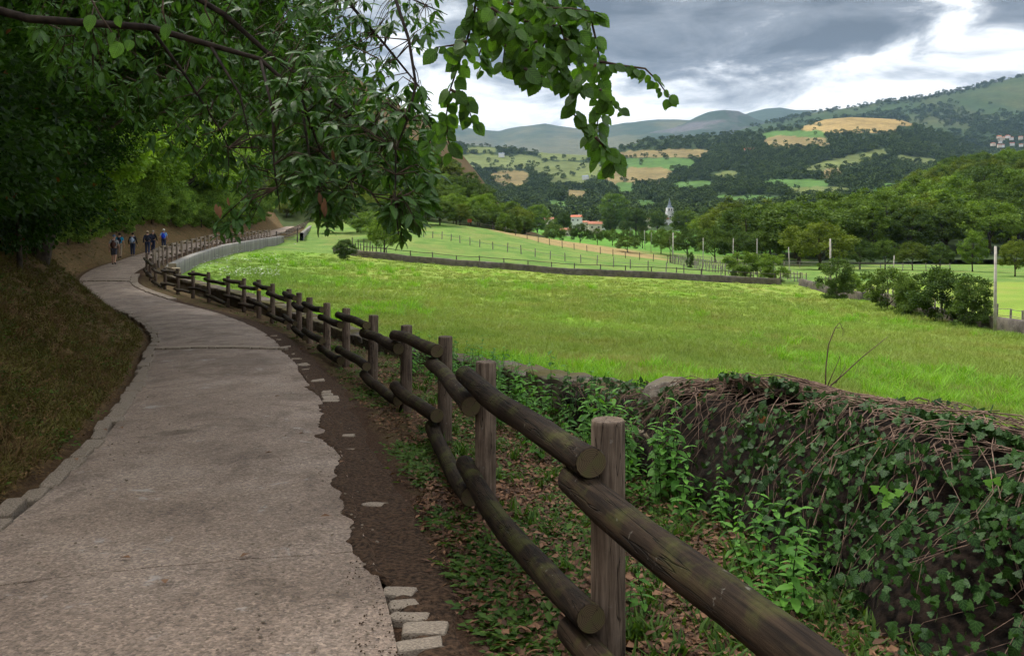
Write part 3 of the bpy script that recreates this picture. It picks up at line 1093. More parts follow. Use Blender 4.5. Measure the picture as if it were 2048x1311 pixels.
def trunk_geo(seed, h, r0, C, nlimb=7, lean=(0, 0), bare=.25):
    rs = random.Random(seed)
    g = Geo()
    pts = []; rad = []
    n = 9
    for i in range(n):
        t = i / (n - 1)
        pts.append((lean[0] * t + math.sin(t * 5 + seed) * .04 * h * t, lean[1] * t + math.cos(t * 4 + seed) * .03 * h * t, -.35 + (h + .35) * t))
        rad.append(r0 * (1.35 if i == 0 else 1) * (1 - .82 * t))
    g.tube(pts, rad, 8)
    Cs = list(C); rs.shuffle(Cs)
    for c in Cs[:nlimb]:
        t = rs.uniform(bare, .8)
        i = int(t * (n - 1))
        a = Vector(pts[i]); b = Vector(c)
        m = (a + b) / 2 + Vector((0, 0, .12 * (b - a).length))
        g.tube([a, a.lerp(m, .6), m, m.lerp(b, .6), b], [rad[i] * .6, rad[i] * .45, rad[i] * .32, rad[i] * .2, rad[i] * .08], 5, False)
    return g


def make_proto(kind, seed, h, rx, ry, rz, zc, nclump, cr, per, L, mat, r0=.2, nlimb=8, **kw):
    V, T, v, C = crown(seed, rx, ry, rz, zc, nclump, cr, per, L, **kw)
    cm = npmesh('crown', V, T, mat, False, {'v': v})
    tm = trunk_geo(seed, min(h * .85, zc + rz * .5), r0, C, nlimb).mesh('trunk', M['bark'], True)
    return dict(crown=cm, trunk=tm, h=h)


def plant(proto, name, label, cat, loc, h=None, rz=0.0, wide=1.0, tint=(1, 1, 1), group=None, notrunk=False):
    s = (h / proto['h']) if h else 1.0
    o = empty(name, loc, rz)
    o.scale = (s * wide, s * wide, s)
    tag(o, label, cat, group)
    if not notrunk:
        link('trunk', proto['trunk'], o)
    c = link('crown', proto['crown'], o)
    c.color = (*tint, 1)
    return o


# ------------------------------------------------------------------ scatter (stuff only)
def gn_scatter(name, proto_mesh, P, rot, scl, label, cat, color=None, parent=None):
    P = np.asarray(P, np.float32)
    me = bpy.data.meshes.new(name)
    me.vertices.add(len(P))
    me.vertices.foreach_set('co', P.ravel())
    a = me.attributes.new('rot', 'FLOAT_VECTOR', 'POINT'); a.data.foreach_set('vector', np.asarray(rot, np.float32).ravel())
    a = me.attributes.new('scl', 'FLOAT_VECTOR', 'POINT')
    scl = np.asarray(scl, np.float32)
    if scl.ndim == 1: scl = np.repeat(scl[:, None], 3, 1)
    a.data.foreach_set('vector', scl.ravel())
    me.update()
    o = link(name, me, parent)
    tag(o, label, cat, kind='stuff')
    po = bpy.data.objects.new(name + '_piece', proto_mesh)
    ng = bpy.data.node_groups.new(name + '_scatter', 'GeometryNodeTree')
    ng.interface.new_socket('Geometry', in_out='INPUT', socket_type='NodeSocketGeometry')
    ng.interface.new_socket('Geometry', in_out='OUTPUT', socket_type='NodeSocketGeometry')
    gi = ng.nodes.new('NodeGroupInput'); go = ng.nodes.new('NodeGroupOutput')
    ip = ng.nodes.new('GeometryNodeInstanceOnPoints')
    oi = ng.nodes.new('GeometryNodeObjectInfo'); oi.inputs['Object'].default_value = po
    oi.inputs['As Instance'].default_value = True
    ra = ng.nodes.new('GeometryNodeInputNamedAttribute'); ra.data_type = 'FLOAT_VECTOR'; ra.inputs['Name'].default_value = 'rot'
    sa = ng.nodes.new('GeometryNodeInputNamedAttribute'); sa.data_type = 'FLOAT_VECTOR'; sa.inputs['Name'].default_value = 'scl'
    L_ = ng.links.new
    L_(gi.outputs[0], ip.inputs['Points'])
    L_(oi.outputs['Geometry'], ip.inputs['Instance'])
    e2r = ng.nodes.new('FunctionNodeEulerToRotation')
    L_(ra.outputs['Attribute'], e2r.inputs[0]); L_(e2r.outputs[0], ip.inputs['Rotation'])
    L_(sa.outputs['Attribute'], ip.inputs['Scale'])
    L_(ip.outputs[0], go.inputs[0])
    md = o.modifiers.new('scatter', 'NODES')
    md.node_group = ng
    return o

# ------------------------------------------------------------------ walkers
def skin(name, verts, edges, rad, mat, parent, root=0, sub=2):
    me = bpy.data.meshes.new(name + '_sk')
    me.from_pydata([tuple(v) for v in verts], edges, [])
    o = bpy.data.objects.new(name + '_sk', me)
    COL.objects.link(o)
    md = o.modifiers.new('skin', 'SKIN')
    for i, r in enumerate(rad):
        r = r if hasattr(r, '__len__') else (r, r)
        me.skin_vertices[0].data[i].radius = r
        me.skin_vertices[0].data[i].use_root = (i == root)
    md.use_smooth_shade = True
    s = o.modifiers.new('sub', 'SUBSURF'); s.levels = sub; s.render_levels = sub
    dg = bpy.context.evaluated_depsgraph_get()
    ev = o.evaluated_get(dg)
    m2 = bpy.data.meshes.new_from_object(ev)
    m2.name = name
    bpy.data.objects.remove(o); bpy.data.meshes.remove(me)
    m2.materials.clear(); m2.materials.append(mat)
    for p in m2.polygons: p.use_smooth = True
    return link(name, m2, parent)


def ell(name, c, r, mat, parent, seg=14, cut=None):
    bm = bmesh.new()
    bmesh.ops.create_uvsphere(bm, u_segments=seg, v_segments=10, radius=1)
    for v in bm.verts:
        if cut is not None and v.co.z < cut: v.co.z = cut
        v.co = Vector((v.co.x * r[0] + c[0], v.co.y * r[1] + c[1], v.co.z * r[2] + c[2]))
    me = bpy.data.meshes.new(name)
    bm.to_mesh(me); bm.free()
    for p in me.polygons: p.use_smooth = True
    me.materials.append(mat)
    return link(name, me, parent)


def cloth(name, c): return plain(name, c, .9, .12, 9, .2)


prn = random.Random(9)
SKIN = plain('skin', (.42, .24, .17), .6, .08, 5)
def person(loc, face, H, label, top, bottom, shorts, hatc, hairc, stride, shoe, packc, packlabel, sleeve=True, swing=.2):
    k = H / 1.75
    root = empty('person', loc, face)                     # the figure faces local +y
    tag(root, label, 'person', 'walkers on the path')
    s = stride
    hip = [(-.09 * k, 0, .92 * k), (.09 * k, 0, .92 * k)]
    kn = [(-.10 * k, .10 * s, .49 * k), (.10 * k, -.02 - .05 * s, .50 * k)]
    an = [(-.10 * k, .16 * s, .09 * k), (.10 * k, -.26 * s, .13 * k if s > .5 else .09 * k)]
    to = [(-.11 * k, .16 * s + .17 * k, .04 * k), (.11 * k, -.26 * s + .15 * k, .05 * k)]
    sh = [(-.19 * k, 0, 1.42 * k), (.19 * k, 0, 1.42 * k)]
    el_ = [(-.26 * k, -.06 - swing * .3, 1.14 * k), (.26 * k, -.03 + swing * .3, 1.14 * k)]
    wr = [(-.27 * k, .06 - swing * .4, .90 * k), (.27 * k, .10 + swing * .5, .91 * k)]
    ha = [(-.27 * k, .09 - swing * .4, .80 * k), (.27 * k, .14 + swing * .5, .81 * k)]
    V = [(0, 0, .96 * k), (0, 0, 1.15 * k), (0, .0, 1.33 * k), (0, .0, 1.46 * k), (0, .015, 1.53 * k), (0, .03, 1.60 * k), (0, .03, 1.68 * k)]
    rr = [(.15, .11), (.145, .1), (.16, .11), (.09, .08), (.052, .055), (.072, .088), (.07, .09)]
    E = [(i, i + 1) for i in range(6)]
    def add(p, r, par):
        V.append(p); rr.append(r if hasattr(r, '__len__') else (r, r)); E.append((par, len(V) - 1)); return len(V) - 1
    for i in range(2):
        a = add(hip[i], .09, 0); b = add(kn[i], .058, a); c = add(an[i], .04, b); add(to[i], (.04, .028), c)
        a = add(sh[i], .062, 2); b = add(el_[i], .042, a); c = add(wr[i], .03, b); d = add(ha[i], (.024, .042), c)
        for f in range(4):
            add((ha[i][0] + (f - 1.5) * .008, ha[i][1] + (f - 1.5) * .02, ha[i][2] - (.075, .085, .08, .06)[f] * k), .0095, d)
        add((ha[i][0], ha[i][1] + .05, ha[i][2] - .02 * k), .0105, d)
    rr = [(a * k, b * k) for a, b in rr]
    skin('body', V, E, rr, SKIN, root)
    # shirt
    g_ = 1.1
    SV = [(0, 0, .93 * k), (0, 0, 1.14 * k), (0, 0, 1.33 * k), (0, 0, 1.455 * k), sh[0], sh[1]]
    SR = [(.168, .125), (.16, .118), (.176, .125), (.085, .08), (.074, .074), (.074, .074)]
    SE = [(0, 1), (1, 2), (2, 3), (2, 4), (2, 5)]
    for i in range(2):
        e_ = el_[i] if sleeve else tuple(np.array(sh[i]) * .25 + np.array(el_[i]) * .75)
        SV.append(e_); SR.append((.054, .054)); SE.append((4 + i, len(SV) - 1))
        if sleeve:
            SV.append(wr[i]); SR.append((.04, .04)); SE.append((len(SV) - 2, len(SV) - 1))
    skin('shirt', SV, SE, [(a * k, b * k) for a, b in SR], top, root)
    TV = [(0, 0, .99 * k)]; TR = [(.165, .125)]; TE = []
    for i in range(2):
        TV.append(hip[i]); TR.append((.108, .11)); TE.append((0, len(TV) - 1))
        if shorts:
            q = tuple(np.array(hip[i]) * .12 + np.array(kn[i]) * .88); TV.append(q); TR.append((.088, .09)); TE.append((len(TV) - 2, len(TV) - 1))
        else:
            TV.append(kn[i]); TR.append((.078, .08)); TE.append((len(TV) - 2, len(TV) - 1))
            TV.append((an[i][0], an[i][1], an[i][2] + .01)); TR.append((.06, .065)); TE.append((len(TV) - 2, len(TV) - 1))
    skin('shorts' if shorts else 'trousers', TV, TE, [(a * k, b * k) for a, b in TR], bottom, root)
    for i in range(2):
        skin('shoe', [(an[i][0], an[i][1] - .05, an[i][2] - .02), (an[i][0], an[i][1] + .05, an[i][2] - .035), (to[i][0], to[i][1] + .02, to[i][2] - .005)], [(0, 1), (1, 2)], [(.05, .05), (.055, .048), (.048, .034)], shoe, root)
    hz_ = 1.64 * k
    for s_ in (-1, 1):
        ell('ear', (s_ * .075 * k, .025, hz_), (.012, .022, .034), SKIN, root, 8)
        ell('eye', (s_ * .03 * k, .115 * k, hz_ + .005), (.012, .008, .009), M['glassdark'], root, 8)
    ell('nose', (0, .122 * k, hz_ - .025), (.014, .02, .024), SKIN, root, 8)
    ell('mouth', (0, .108 * k, hz_ - .07), (.026, .008, .008), cloth('lips', (.3, .1, .08)), root, 8)
    ell('hair', (0, .012, hz_ + .035), (.088 * k, .104 * k, .10 * k), hairc, root, 14, -.55)
    if hatc:
        hx_ = ell('cap', (0, .02, hz_ + .06), (.097 * k, .112 * k, .10 * k), hatc, root, 14, -.1)
        ell('brim', (0, .10 * k, hz_ + .055), (.085, .10, .010), hatc, hx_)
    # backpack on the back
    pk = empty('backpack', Vector(loc), face)
    tag(pk, packlabel, 'backpack', 'backpacks worn by the walkers')
    bm = bmesh.new()
    bmesh.ops.create_cube(bm, size=1)
    bmesh.ops.bevel(bm, geom=bm.edges[:], offset=.28, segments=3, affect='EDGES')
    for v in bm.verts:
        v.co = Vector((v.co.x * .31 * k * (1 - .18 * v.co.z), v.co.y * .19 * k - .225 * k, v.co.z * .46 * k + 1.22 * k))
    me = bpy.data.meshes.new('pack_body'); bm.to_mesh(me); bm.free(); me.materials.append(packc)
    for p in me.polygons: p.use_smooth = True
    link('pack_body', me, pk)
    ell('pocket', (0, -.325 * k, 1.12 * k), (.11, .045, .11), packc, pk)
    for s_ in (-1, 1):
        Geo().tube([(s_ * .09 * k, -.16 * k, 1.42 * k), (s_ * .12 * k, -.06, 1.52 * k), (s_ * .12 * k, .09, 1.47 * k), (s_ * .13 * k, .14, 1.3 * k), (s_ * .15 * k, .05, 1.1 * k), (s_ * .13 * k, -.14, 1.04 * k)], .018, 6).obj('strap', packc, pk, True)
    return root


grey = cloth('grey_cloth', (.24, .25, .26)); dshort = cloth('dark_shorts', (.055, .056, .075)); teal = cloth('teal_cloth', (.015, .24, .42)); khaki = cloth('khaki_cloth', (.26, .20, .14))
blk = cloth('black_cloth', (.012, .012, .016)); jean = cloth('dark_jeans', (.03, .04, .08)); navy = cloth('navy_cloth', (.022, .027, .055)); lblue = cloth('light_blue_cloth', (.18, .36, .60)); bluep = cloth('blue_pack', (.012, .045, .45))
gbp = cloth('grey_blue_pack', (.24, .30, .40)); brp = cloth('brown_pack', (.06, .028, .02)); wht = cloth('pale_cap', (.6, .58, .52)); tanc = cloth('tan_cap', (.40, .31, .22)); bluecap = cloth('blue_cap', (.06, .10, .18))
hairb = cloth('dark_hair', (.015, .01, .008)); hairg = cloth('grey_hair', (.25, .22, .19)); darkp = cloth('dark_pack', (.014, .015, .025)); shoe_d = cloth('dark_shoe', (.02, .02, .025)); shoe_g = cloth('grey_shoe', (.15, .15, .16))
def onpath(px, Y):
    x = (px - CX) / F * Y
    return Vector((x, Y, (float(pz(Y)) + .04)))
def pdir(Y): return math.atan2(-(float(pxl(Y + 1)) - float(pxl(Y - 1))) / 2, 1) + .0
PE = [(228, 52.5, 1.80, 'person in grey t-shirt and dark shorts, nearest of the walkers, bare legs striding', grey, dshort, True, bluecap, hairg, 1.1, shoe_d, brp, 'dark brown backpack on the walker in the grey t-shirt', False),
      (239, 60.0, 1.76, 'person in teal blue shirt and khaki trousers beside the one in grey', teal, khaki, False, None, hairb, .9, shoe_d, darkp, 'dark backpack on the walker in the teal shirt', False),
      (265.5, 62.5, 1.70, 'person in black with dark jeans walking alone in the middle of the path', blk, jean, False, None, hairb, .35, shoe_g, gbp, 'pale grey-blue backpack on the walker in black', True),
      (295, 64.5, 1.76, 'person in dark navy jacket and tan cap just left of the fence bend', navy, jean, False, tanc, hairb, .5, shoe_d, darkp, 'dark navy backpack on the walker in the tan cap', True),
      (306, 67.0, 1.74, 'person in dark jacket with pale grey hair, partly behind the one in navy', blk, navy, False, None, hairg, .5, shoe_d, darkp, 'black backpack on the grey-haired walker', True),
      (327.5, 69.0, 1.74, 'person in light blue shirt and pale cap standing behind the fence posts', lblue, jean, False, wht, hairg, .4, shoe_d, bluep, 'bright blue backpack on the walker in the pale cap', False)]
for (px, Y, H, lb, top, bot, shrt, hat, hair, st, shoe, pc, plb, slv) in PE:
    person(onpath(px, Y), pdir(Y) + prn.uniform(-.15, .15), H, lb, top, bot, shrt, hat, hair, st, shoe, pc, plb, slv)


# ------------------------------------------------------------------ timber fence along the path
def post_mesh(r, h, seed, sink=.35):
    bm = bmesh.new()
    n = 20
    rs = np.random.RandomState(seed)
    wob = 1 + .03 * np.sin(np.arange(n) / n * 2 * math.pi * 2 + rs.rand() * 6) + rs.uniform(-.012, .012, n)
    prof = [(-sink, 1.02), (0, 1.02), (h * .5, 1.0), (h - .018, .985), (h - .004, .955), (h, .90)]
    rings = []
    for z, k in prof:
        rings.append([bm.verts.new((math.cos(2 * math.pi * i / n) * r * k * wob[i], math.sin(2 * math.pi * i / n) * r * k * wob[i], z)) for i in range(n)])
    for a, b in zip(rings[:-1], rings[1:]):
        for i in range(n):
            f = bm.faces.new((a[i], a[(i + 1) % n], b[(i + 1) % n], b[i])); f.smooth = True
    f = bm.faces.new(rings[-1]); f.material_index = 0
    me = bpy.data.meshes.new('post')
    bm.to_mesh(me); bm.free()
    me.materials.append(M['post'])
    return me


def rail_obj(a, b, r, parent, seed, sag=0.0, name='rail', mat=None):
    """round rail from a to b with pale sawn ends; local x along the rail"""
    a = Vector(a); b = Vector(b)
    d = b - a
    L = d.length
    n, m = 16, 9
    rs = np.random.RandomState(seed)
    bm = bmesh.new()
    wob = 1 + .03 * np.sin(np.arange(n) / n * 4 * math.pi + rs.rand() * 6) + rs.uniform(-.01, .01, n)
    ph = rs.rand() * 6
    rings = []
    st = [0, .012] + list(np.linspace(.08, L - .08, m)) + [L - .012, L]
    for j, x in enumerate(st):
        k = .93 if j in (0, len(st) - 1) else 1.0
        k *= 1 + .035 * math.sin(x * 2.3 + ph) + .02 * math.sin(x * 9 + ph * 2)
        zz = -sag * 4 * (x / L) * (1 - x / L) + .008 * math.sin(x * 4 + ph)
        rings.append([bm.verts.new((x, math.cos(2 * math.pi * i / n) * r * k * wob[i], math.sin(2 * math.pi * i / n) * r * k * wob[i] + zz)) for i in range(n)])
    for p, q in zip(rings[:-1], rings[1:]):
        for i in range(n):
            f = bm.faces.new((p[i], q[i], q[(i + 1) % n], p[(i + 1) % n])); f.smooth = True
    for rg, rev in ((rings[0], False), (rings[-1], True)):
        f = bm.faces.new(rg[::-1] if rev else rg); f.material_index = 1
    bmesh.ops.recalc_face_normals(bm, faces=bm.faces[:])
    me = bpy.data.meshes.new(name)
    bm.to_mesh(me); bm.free()
    me.materials.append(mat or M['rail']); me.materials.append(M['endgrain'])
    o = link(name, me, parent)
    q = d.to_track_quat('X', 'Z')
    o.matrix_local = Matrix.Translation(a) @ q.to_matrix().to_4x4()
    return o


# (photo x of post top, depth, height of post top seen at photo y)
POSTS = [(None, 1.15, None), (1216, 3.4, 838), (970, 5.67, 722), (889, 8.15, 672), (812, 10.0, 650), (745, 12.4, 630), (692, 14.6, 616), (654, 16.6, 605.5), (619.5, 18.9, 594.5),
         (598, 20.6, 585), (578.5, 22.6, 577.5), (545, 24.8, 567), (518, 26.8, 559), (488, 29, 556), (456, 31.4, 551.5), (417.5, 33.4, 544), (386, 35.1, 541), (356, 36.9, 537),
         (330, 38.9, 535), (311, 40.6, 526), (301, 42.4, 516), (293.5, 44.6, 506)]
FP = []
for px, Y, py in POSTS:
    if px is None:
        FP.append((Vector((1.03, 1.15, -.12)), 1.08)); continue
    top = at(px, py, Y)
    FP.append((Vector((top.x, top.y, top.z - 1.08)), 1.08))
# second stretch, beyond the bend and climbing
UP = []
for i in range(34):
    Y = 46.7 + i * 2.05
    x = float(np.interp(Y, [44.6, 49, 54, 60, 75, 95, 112, 116], [-18.9, -20.55, -22.05, -23.5, -26.5, -29.6, -31.6, -32]))
    zt = np.interp(Y, [44.6, 46.5, 54, 64, 75, 90, 112, 116], [.70, .84, 1.05, 1.36, 1.72, 2.02, 2.40, 2.5])
    if Y > 112: break
    UP.append((Vector((x, Y, zt - 1.08)), 1.08))
FR = []
for i in range(22):
    Y = 121 + i * 2.05
    px = np.interp(Y, [121, 160], [573, 620]); py = np.interp(Y, [121, 160], [459, 440])
    t_ = at(px, py, Y)
    FR.append((Vector((t_.x, t_.y, t_.z - 1.1)), 1.1))


def timber_fence(name, pts, label, r_post, r_rail, seed, blaze=None, group=None, mp=None, mr=None):
    root = empty(name, pts[0][0])
    tag(root, label, 'fence', group)
    rs = random.Random(seed)
    base = pts[0][0]
    pm = [post_mesh(r_post, 1.08, seed + k) for k in range(4)]
    if mp:
        for m_ in pm: m_.materials[0] = mp
    for i, (b, h) in enumerate(pts):
        o = link('post', pm[i % 4], root, b - base)
        o.rotation_euler = (rs.uniform(-.012, .012), rs.uniform(-.012, .012), rs.uniform(0, 6.28))
        if i == blaze:
            for z, m_, nm in ((.80, bl_white, 'white_stripe'), (.74, bl_yellow, 'yellow_stripe')):
                g = Geo()
                g.tube([(0, 0, z), (0, 0, z + .055)], r_post * 1.035, 20, False)
                g.obj(nm, m_, o, True)
    for i in range(len(pts) - 1):
        a, ha = pts[i]; b, hb = pts[i + 1]
        d = (b - a); d.z = 0; d.normalize()
        side = Vector((-d.y, d.x, 0))                       # path side when walking away from the camera
        low = (i % 2 == 0)
        for lvl, (hi_, lo_) in enumerate(((.125, .275), (.725, .875))):
            drop = lo_ if low else hi_
            s = side * (r_post + r_rail - .025)
            ext = rs.uniform(.10, .17)
            pa = a + Vector((0, 0, 1.08 - drop + rs.uniform(-.012, .012))) + s - d * ext
            pb = b + Vector((0, 0, 1.08 - drop + rs.uniform(-.012, .012))) + s + d * rs.uniform(.10, .17)
            if blaze is not None and i == 14 and lvl == 1:
                pa = a + Vector((0, 0, .05)) + s - d * .1       # fallen lower rail
            rail_obj(pa - base, pb - base, r_rail * rs.uniform(.93, 1.06), root, seed * 100 + i * 2 + lvl, rs.uniform(-.025, .035) + (.05 if lvl and i in (1, 2) else 0), mat=mr)
    return root


bl_white = plain('blaze_white', (.7, .7, .66), .7, .15, 20)
bl_yellow = plain('blaze_yellow', (.6, .42, .05), .7, .15, 20)
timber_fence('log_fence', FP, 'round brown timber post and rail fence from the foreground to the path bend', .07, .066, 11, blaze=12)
timber_fence('log_fence', UP, 'pale post and rail fence climbing beyond the bend above the grey retaining wall', .07, .06, 31, mp=M['litpost'], mr=M['litrail'])
timber_fence('log_fence', FR, 'short far stretch of timber fence at the top of the path past the gate', .07, .06, 51, mp=M['litpost'], mr=M['litrail'])


# ------------------------------------------------------------------ walls
def strip_wall(name, pts, tops, bots, thick, mat, label, seed=0, rough=.04, parent=None, step=.35):
    """continuous rough wall along a polyline; tops and bots are heights at the points"""
    pts = [Vector((p[0], p[1], 0)) for p in pts]
    acc = [0]
    for a, b in zip(pts[:-1], pts[1:]): acc.append(acc[-1] + (b - a).length)
    n = max(2, int(acc[-1] / step))
    ss = np.linspace(0, acc[-1], n)
    X = np.interp(ss, acc, [p.x for p in pts]); Y = np.interp(ss, acc, [p.y for p in pts])
    zt = np.interp(ss, acc, tops); zb = np.interp(ss, acc, bots)
    dx = np.gradient(X); dy = np.gradient(Y); l = np.hypot(dx, dy)
    nx, ny = dy / l, -dx / l
    prof = [(-.5, 0), (-.5, .35), (-.5, .7), (-.5, .96), (-.38, 1.0), (.38, 1.0), (.5, .96), (.5, .7), (.5, .35), (.5, 0)]
    V = []
    for k, (u, v) in enumerate(prof):
        j = (fbm(ss * 2.2 + k * 3.1, ss * 0 + k * 7.7, seed, 4) - .5) * rough * 2
        V.append(np.stack([X + nx * (u * thick + j), Y + ny * (u * thick + j), zb + (zt - zb) * v + (j * .8 if v > .9 else 0)], -1))
    V = np.array(V)
    me = npmesh(name, V, grid_faces(len(prof), n), mat, True)
    o = link(name, me, parent)
    if label: tag(o, label, 'wall')
    return o


# low wall beside the fence: body, capping slabs, and the face stones that show above the nettles
lw = empty('stone_wall', (float(wx(9.5)), 9.5, gh(float(wx(9.5)) - .3, 9.5)))
tag(lw, 'low mossy stone wall with flat capping slabs between log fence and meadow', 'wall')
o0 = Vector(lw.location)
ys = np.arange(1.5, 43.5, .5)
wbod = strip_wall('wall_core', [(float(wx(y)) - o0.x, y - o0.y) for y in ys], [float(wt(y)) - .09 - o0.z for y in ys], [min(float(wt(y)) - .6, float(pz(y)) - .3, -1.25 if y < 40 else -.9) - o0.z for y in ys], .40, M['wallstone'], None, 7, .03, lw)
capm = [rock_mesh('capping_slab', 40 + i, M['wallstone'], (1, 1, 1), 2, .07) for i in range(6)]
stm = [rock_mesh('stone', 60 + i, M['wallstone'], (1, 1, 1), 2, .12) for i in range(6)]
y = 9.0
k = 0
while y < 42:
    ln = rnd.uniform(.55, .95)
    ym = y + ln / 2
    dx = float(wx(ym + .3) - wx(ym - .3)) / .6
    o = link('capping_slab', capm[k % 6], lw, Vector((float(wx(ym)), ym, float(wt(ym)) - .05)) - o0)
    o.rotation_euler = (rnd.uniform(-.03, .03), rnd.uniform(-.04, .04), math.atan2(-dx, 1))
    o.scale = (.54 + rnd.uniform(-.03, .03), ln * math.sqrt(1 + dx * dx) * .985, .12 + rnd.uniform(-.015, .015))
    if y < 24:
        yy = y
        while yy < y + ln:
            sl2 = rnd.uniform(.22, .42)
            for row in range(2):
                z = float(wt(yy)) - .17 - row * .15
                ys_ = yy + sl2 / 2 + row * .1
                nx_ = 1 / math.sqrt(1 + dx * dx)
                o = link('stone', stm[rnd.randrange(6)], lw, Vector((float(wx(ys_)) - .19 * nx_, ys_ - .19 * dx * nx_ * -1, z)) - o0)
                o.rotation_euler = (0, rnd.uniform(-.05, .05), math.atan2(-dx, 1))
                o.scale = (.14, sl2 * .93 * math.sqrt(1 + dx * dx), .135)
            yy += sl2
    y += ln; k += 1

# grey retaining wall under the climbing path, with a rubble end
ys = np.arange(43.6, 115, 1.0)
rwx = np.interp(ys, [43.6, 44.6, 49, 54, 60, 75, 95, 114], [-17.6, -18.0, -19.6, -21.0, -22.45, -25.45, -28.5, -31.0])
strip_wall('retaining_wall', list(zip(rwx, ys)), [float(np.interp(y, [43.6, 46.5, 54, 64, 75, 90, 114], [-.1, -.02, .14, .45, .80, 1.1, 1.55])) for y in ys], [gh(float(x) + .5, float(y)) - .4 for x, y in zip(rwx, ys)], .5, M['retain'],
           'streaked grey retaining wall below the climbing part of the path', 5, .012, step=.5)
re = empty('rubble_wall_end', (-17.3, 42.9, gh(-17.2, 42.9)))
tag(re, 'crumbling yellowish rubble stones at the near end of the grey retaining wall', 'wall')
rbm = [rock_mesh('stone', 80 + i, M['rubble'], (1, 1, 1), 2, .14) for i in range(5)]
for i in range(46):
    row = i // 8
    yy = 41.4 + (i % 8) * .30 + row * .13
    if row * .19 > .98 - (43.4 - yy) * .25: continue
    xx = float(np.interp(yy, [41, 43.6, 44.6], [-16.0, -17.5, -17.9])) + rnd.uniform(-.05, .1)
    o = link('stone', rbm[i % 5], re, Vector((xx, yy, -.85 + row * .19)) - Vector(re.location))
    o.rotation_euler = (rnd.uniform(-.1, .1), rnd.uniform(-.1, .1), .6 + rnd.uniform(-.2, .2))
    o.scale = (.38, rnd.uniform(.26, .4), .2)
# stretch past the gate and the stub that drops to the meadow
pts = [at(603, 470, 118), at(612, 460, 135), at(621, 452, 150)]
strip_wall('retaining_wall', [(p.x, p.y) for p in pts], [1.65 + 5 / F * 118, 1.65 + 12 / F * 135, 1.65 + 19 / F * 150], [-.2, .4, .8], .5, M['retain'], 'curved grey retaining wall beyond the field gate, below the far fence', 15, .03, step=.6)
pts = [at(622, 452, 150), at(640, 455, 147), at(655, 458, 144), at(664, 470, 141)]
strip_wall('stone_wall', [(p.x, p.y) for p in pts], [3.2, 2.85, 2.6, 1.75], [0, 0, 0, 0], .45, M['retain'], 'short grey wall stub stepping down to the meadow past the gate', 16, .03, step=.6)

# wall across the far side of the meadow, and the one down its right side
def gline(a, b, n):
    return [(a[0] + (b[0] - a[0]) * i / (n - 1), a[1] + (b[1] - a[1]) * i / (n - 1)) for i in range(n)]


fw = [(-20, 96), (-16, 91), (-6, 90.5), (6.8, 91.5), (18, 92), (28.8, 91.5)]
def resample(pl, step):
    out = []
    for a, b in zip(pl[:-1], pl[1:]):
        n = max(1, int(math.hypot(b[0] - a[0], b[1] - a[1]) / step))
        out += [(a[0] + (b[0] - a[0]) * i / n, a[1] + (b[1] - a[1]) * i / n) for i in range(n)]
    return out + [pl[-1]]


fwp = resample(fw, 1.5)
strip_wall('field_wall', fwp, [gh(*p) + .72 for p in fwp], [gh(*p) - .5 for p in fwp], .5, M['wallfar'], 'long dark dry-stone wall across the far side of the meadow', 21, .06, step=.4)
rw = [(30.9, 91), (29.6, 80), (28.4, 70), (26.6, 58), (25.2, 50), (24.0, 40), (23.0, 33), (22.0, 26)]
rwp = resample(rw, 1.5)
strip_wall('field_wall', rwp, [gh(*p) + .72 for p in rwp], [gh(*p) - .5 for p in rwp], .45, M['wallfar'], 'dark stone wall along the right side of the meadow behind the bushes', 23, .06, step=.4)

# ------------------------------------------------------------------ field fences
fpm = [post_mesh(.055, 1.0, 200 + k, .3) for k in range(3)]
for m_ in fpm:
    m_.materials.clear(); m_.materials.append(M['oldwood'])


def field_fence(label, pts, mat, hgt=1.0, rails=(.55, .85), rr=.018, step=2.0, seed=0, wood=None, name='field_fence', zoff=0.0, hv=.12, pr=1.0):
    P = resample(pts, step)
    b0 = Vector((P[0][0], P[0][1], gh(*P[0]) + zoff))
    root = empty(name, b0)
    tag(root, label, 'fence')
    rs = random.Random(seed)
    prev = None
    for i, p in enumerate(P):
        b = Vector((p[0] + rs.uniform(-.06, .06), p[1], gh(*p) + zoff))
        o = link('post', mat[i % len(mat)], root, b - b0)
        o.rotation_euler = (rs.uniform(-.06, .06), rs.uniform(-.06, .06), rs.uniform(0, 6))
        o.scale = (pr, pr, hgt * rs.uniform(1 - hv, 1 + hv))
        if prev is not None:
            for z in rails:
                g = Geo()
                g.tube([prev - b0 + Vector((0, 0, z * hgt)), (prev + b) / 2 - b0 + Vector((0, 0, z * hgt - .03)), b - b0 + Vector((0, 0, z * hgt))], rr, 5)
                g.obj('rail', wood or M['oldwood'], root)
        prev = b
    return root


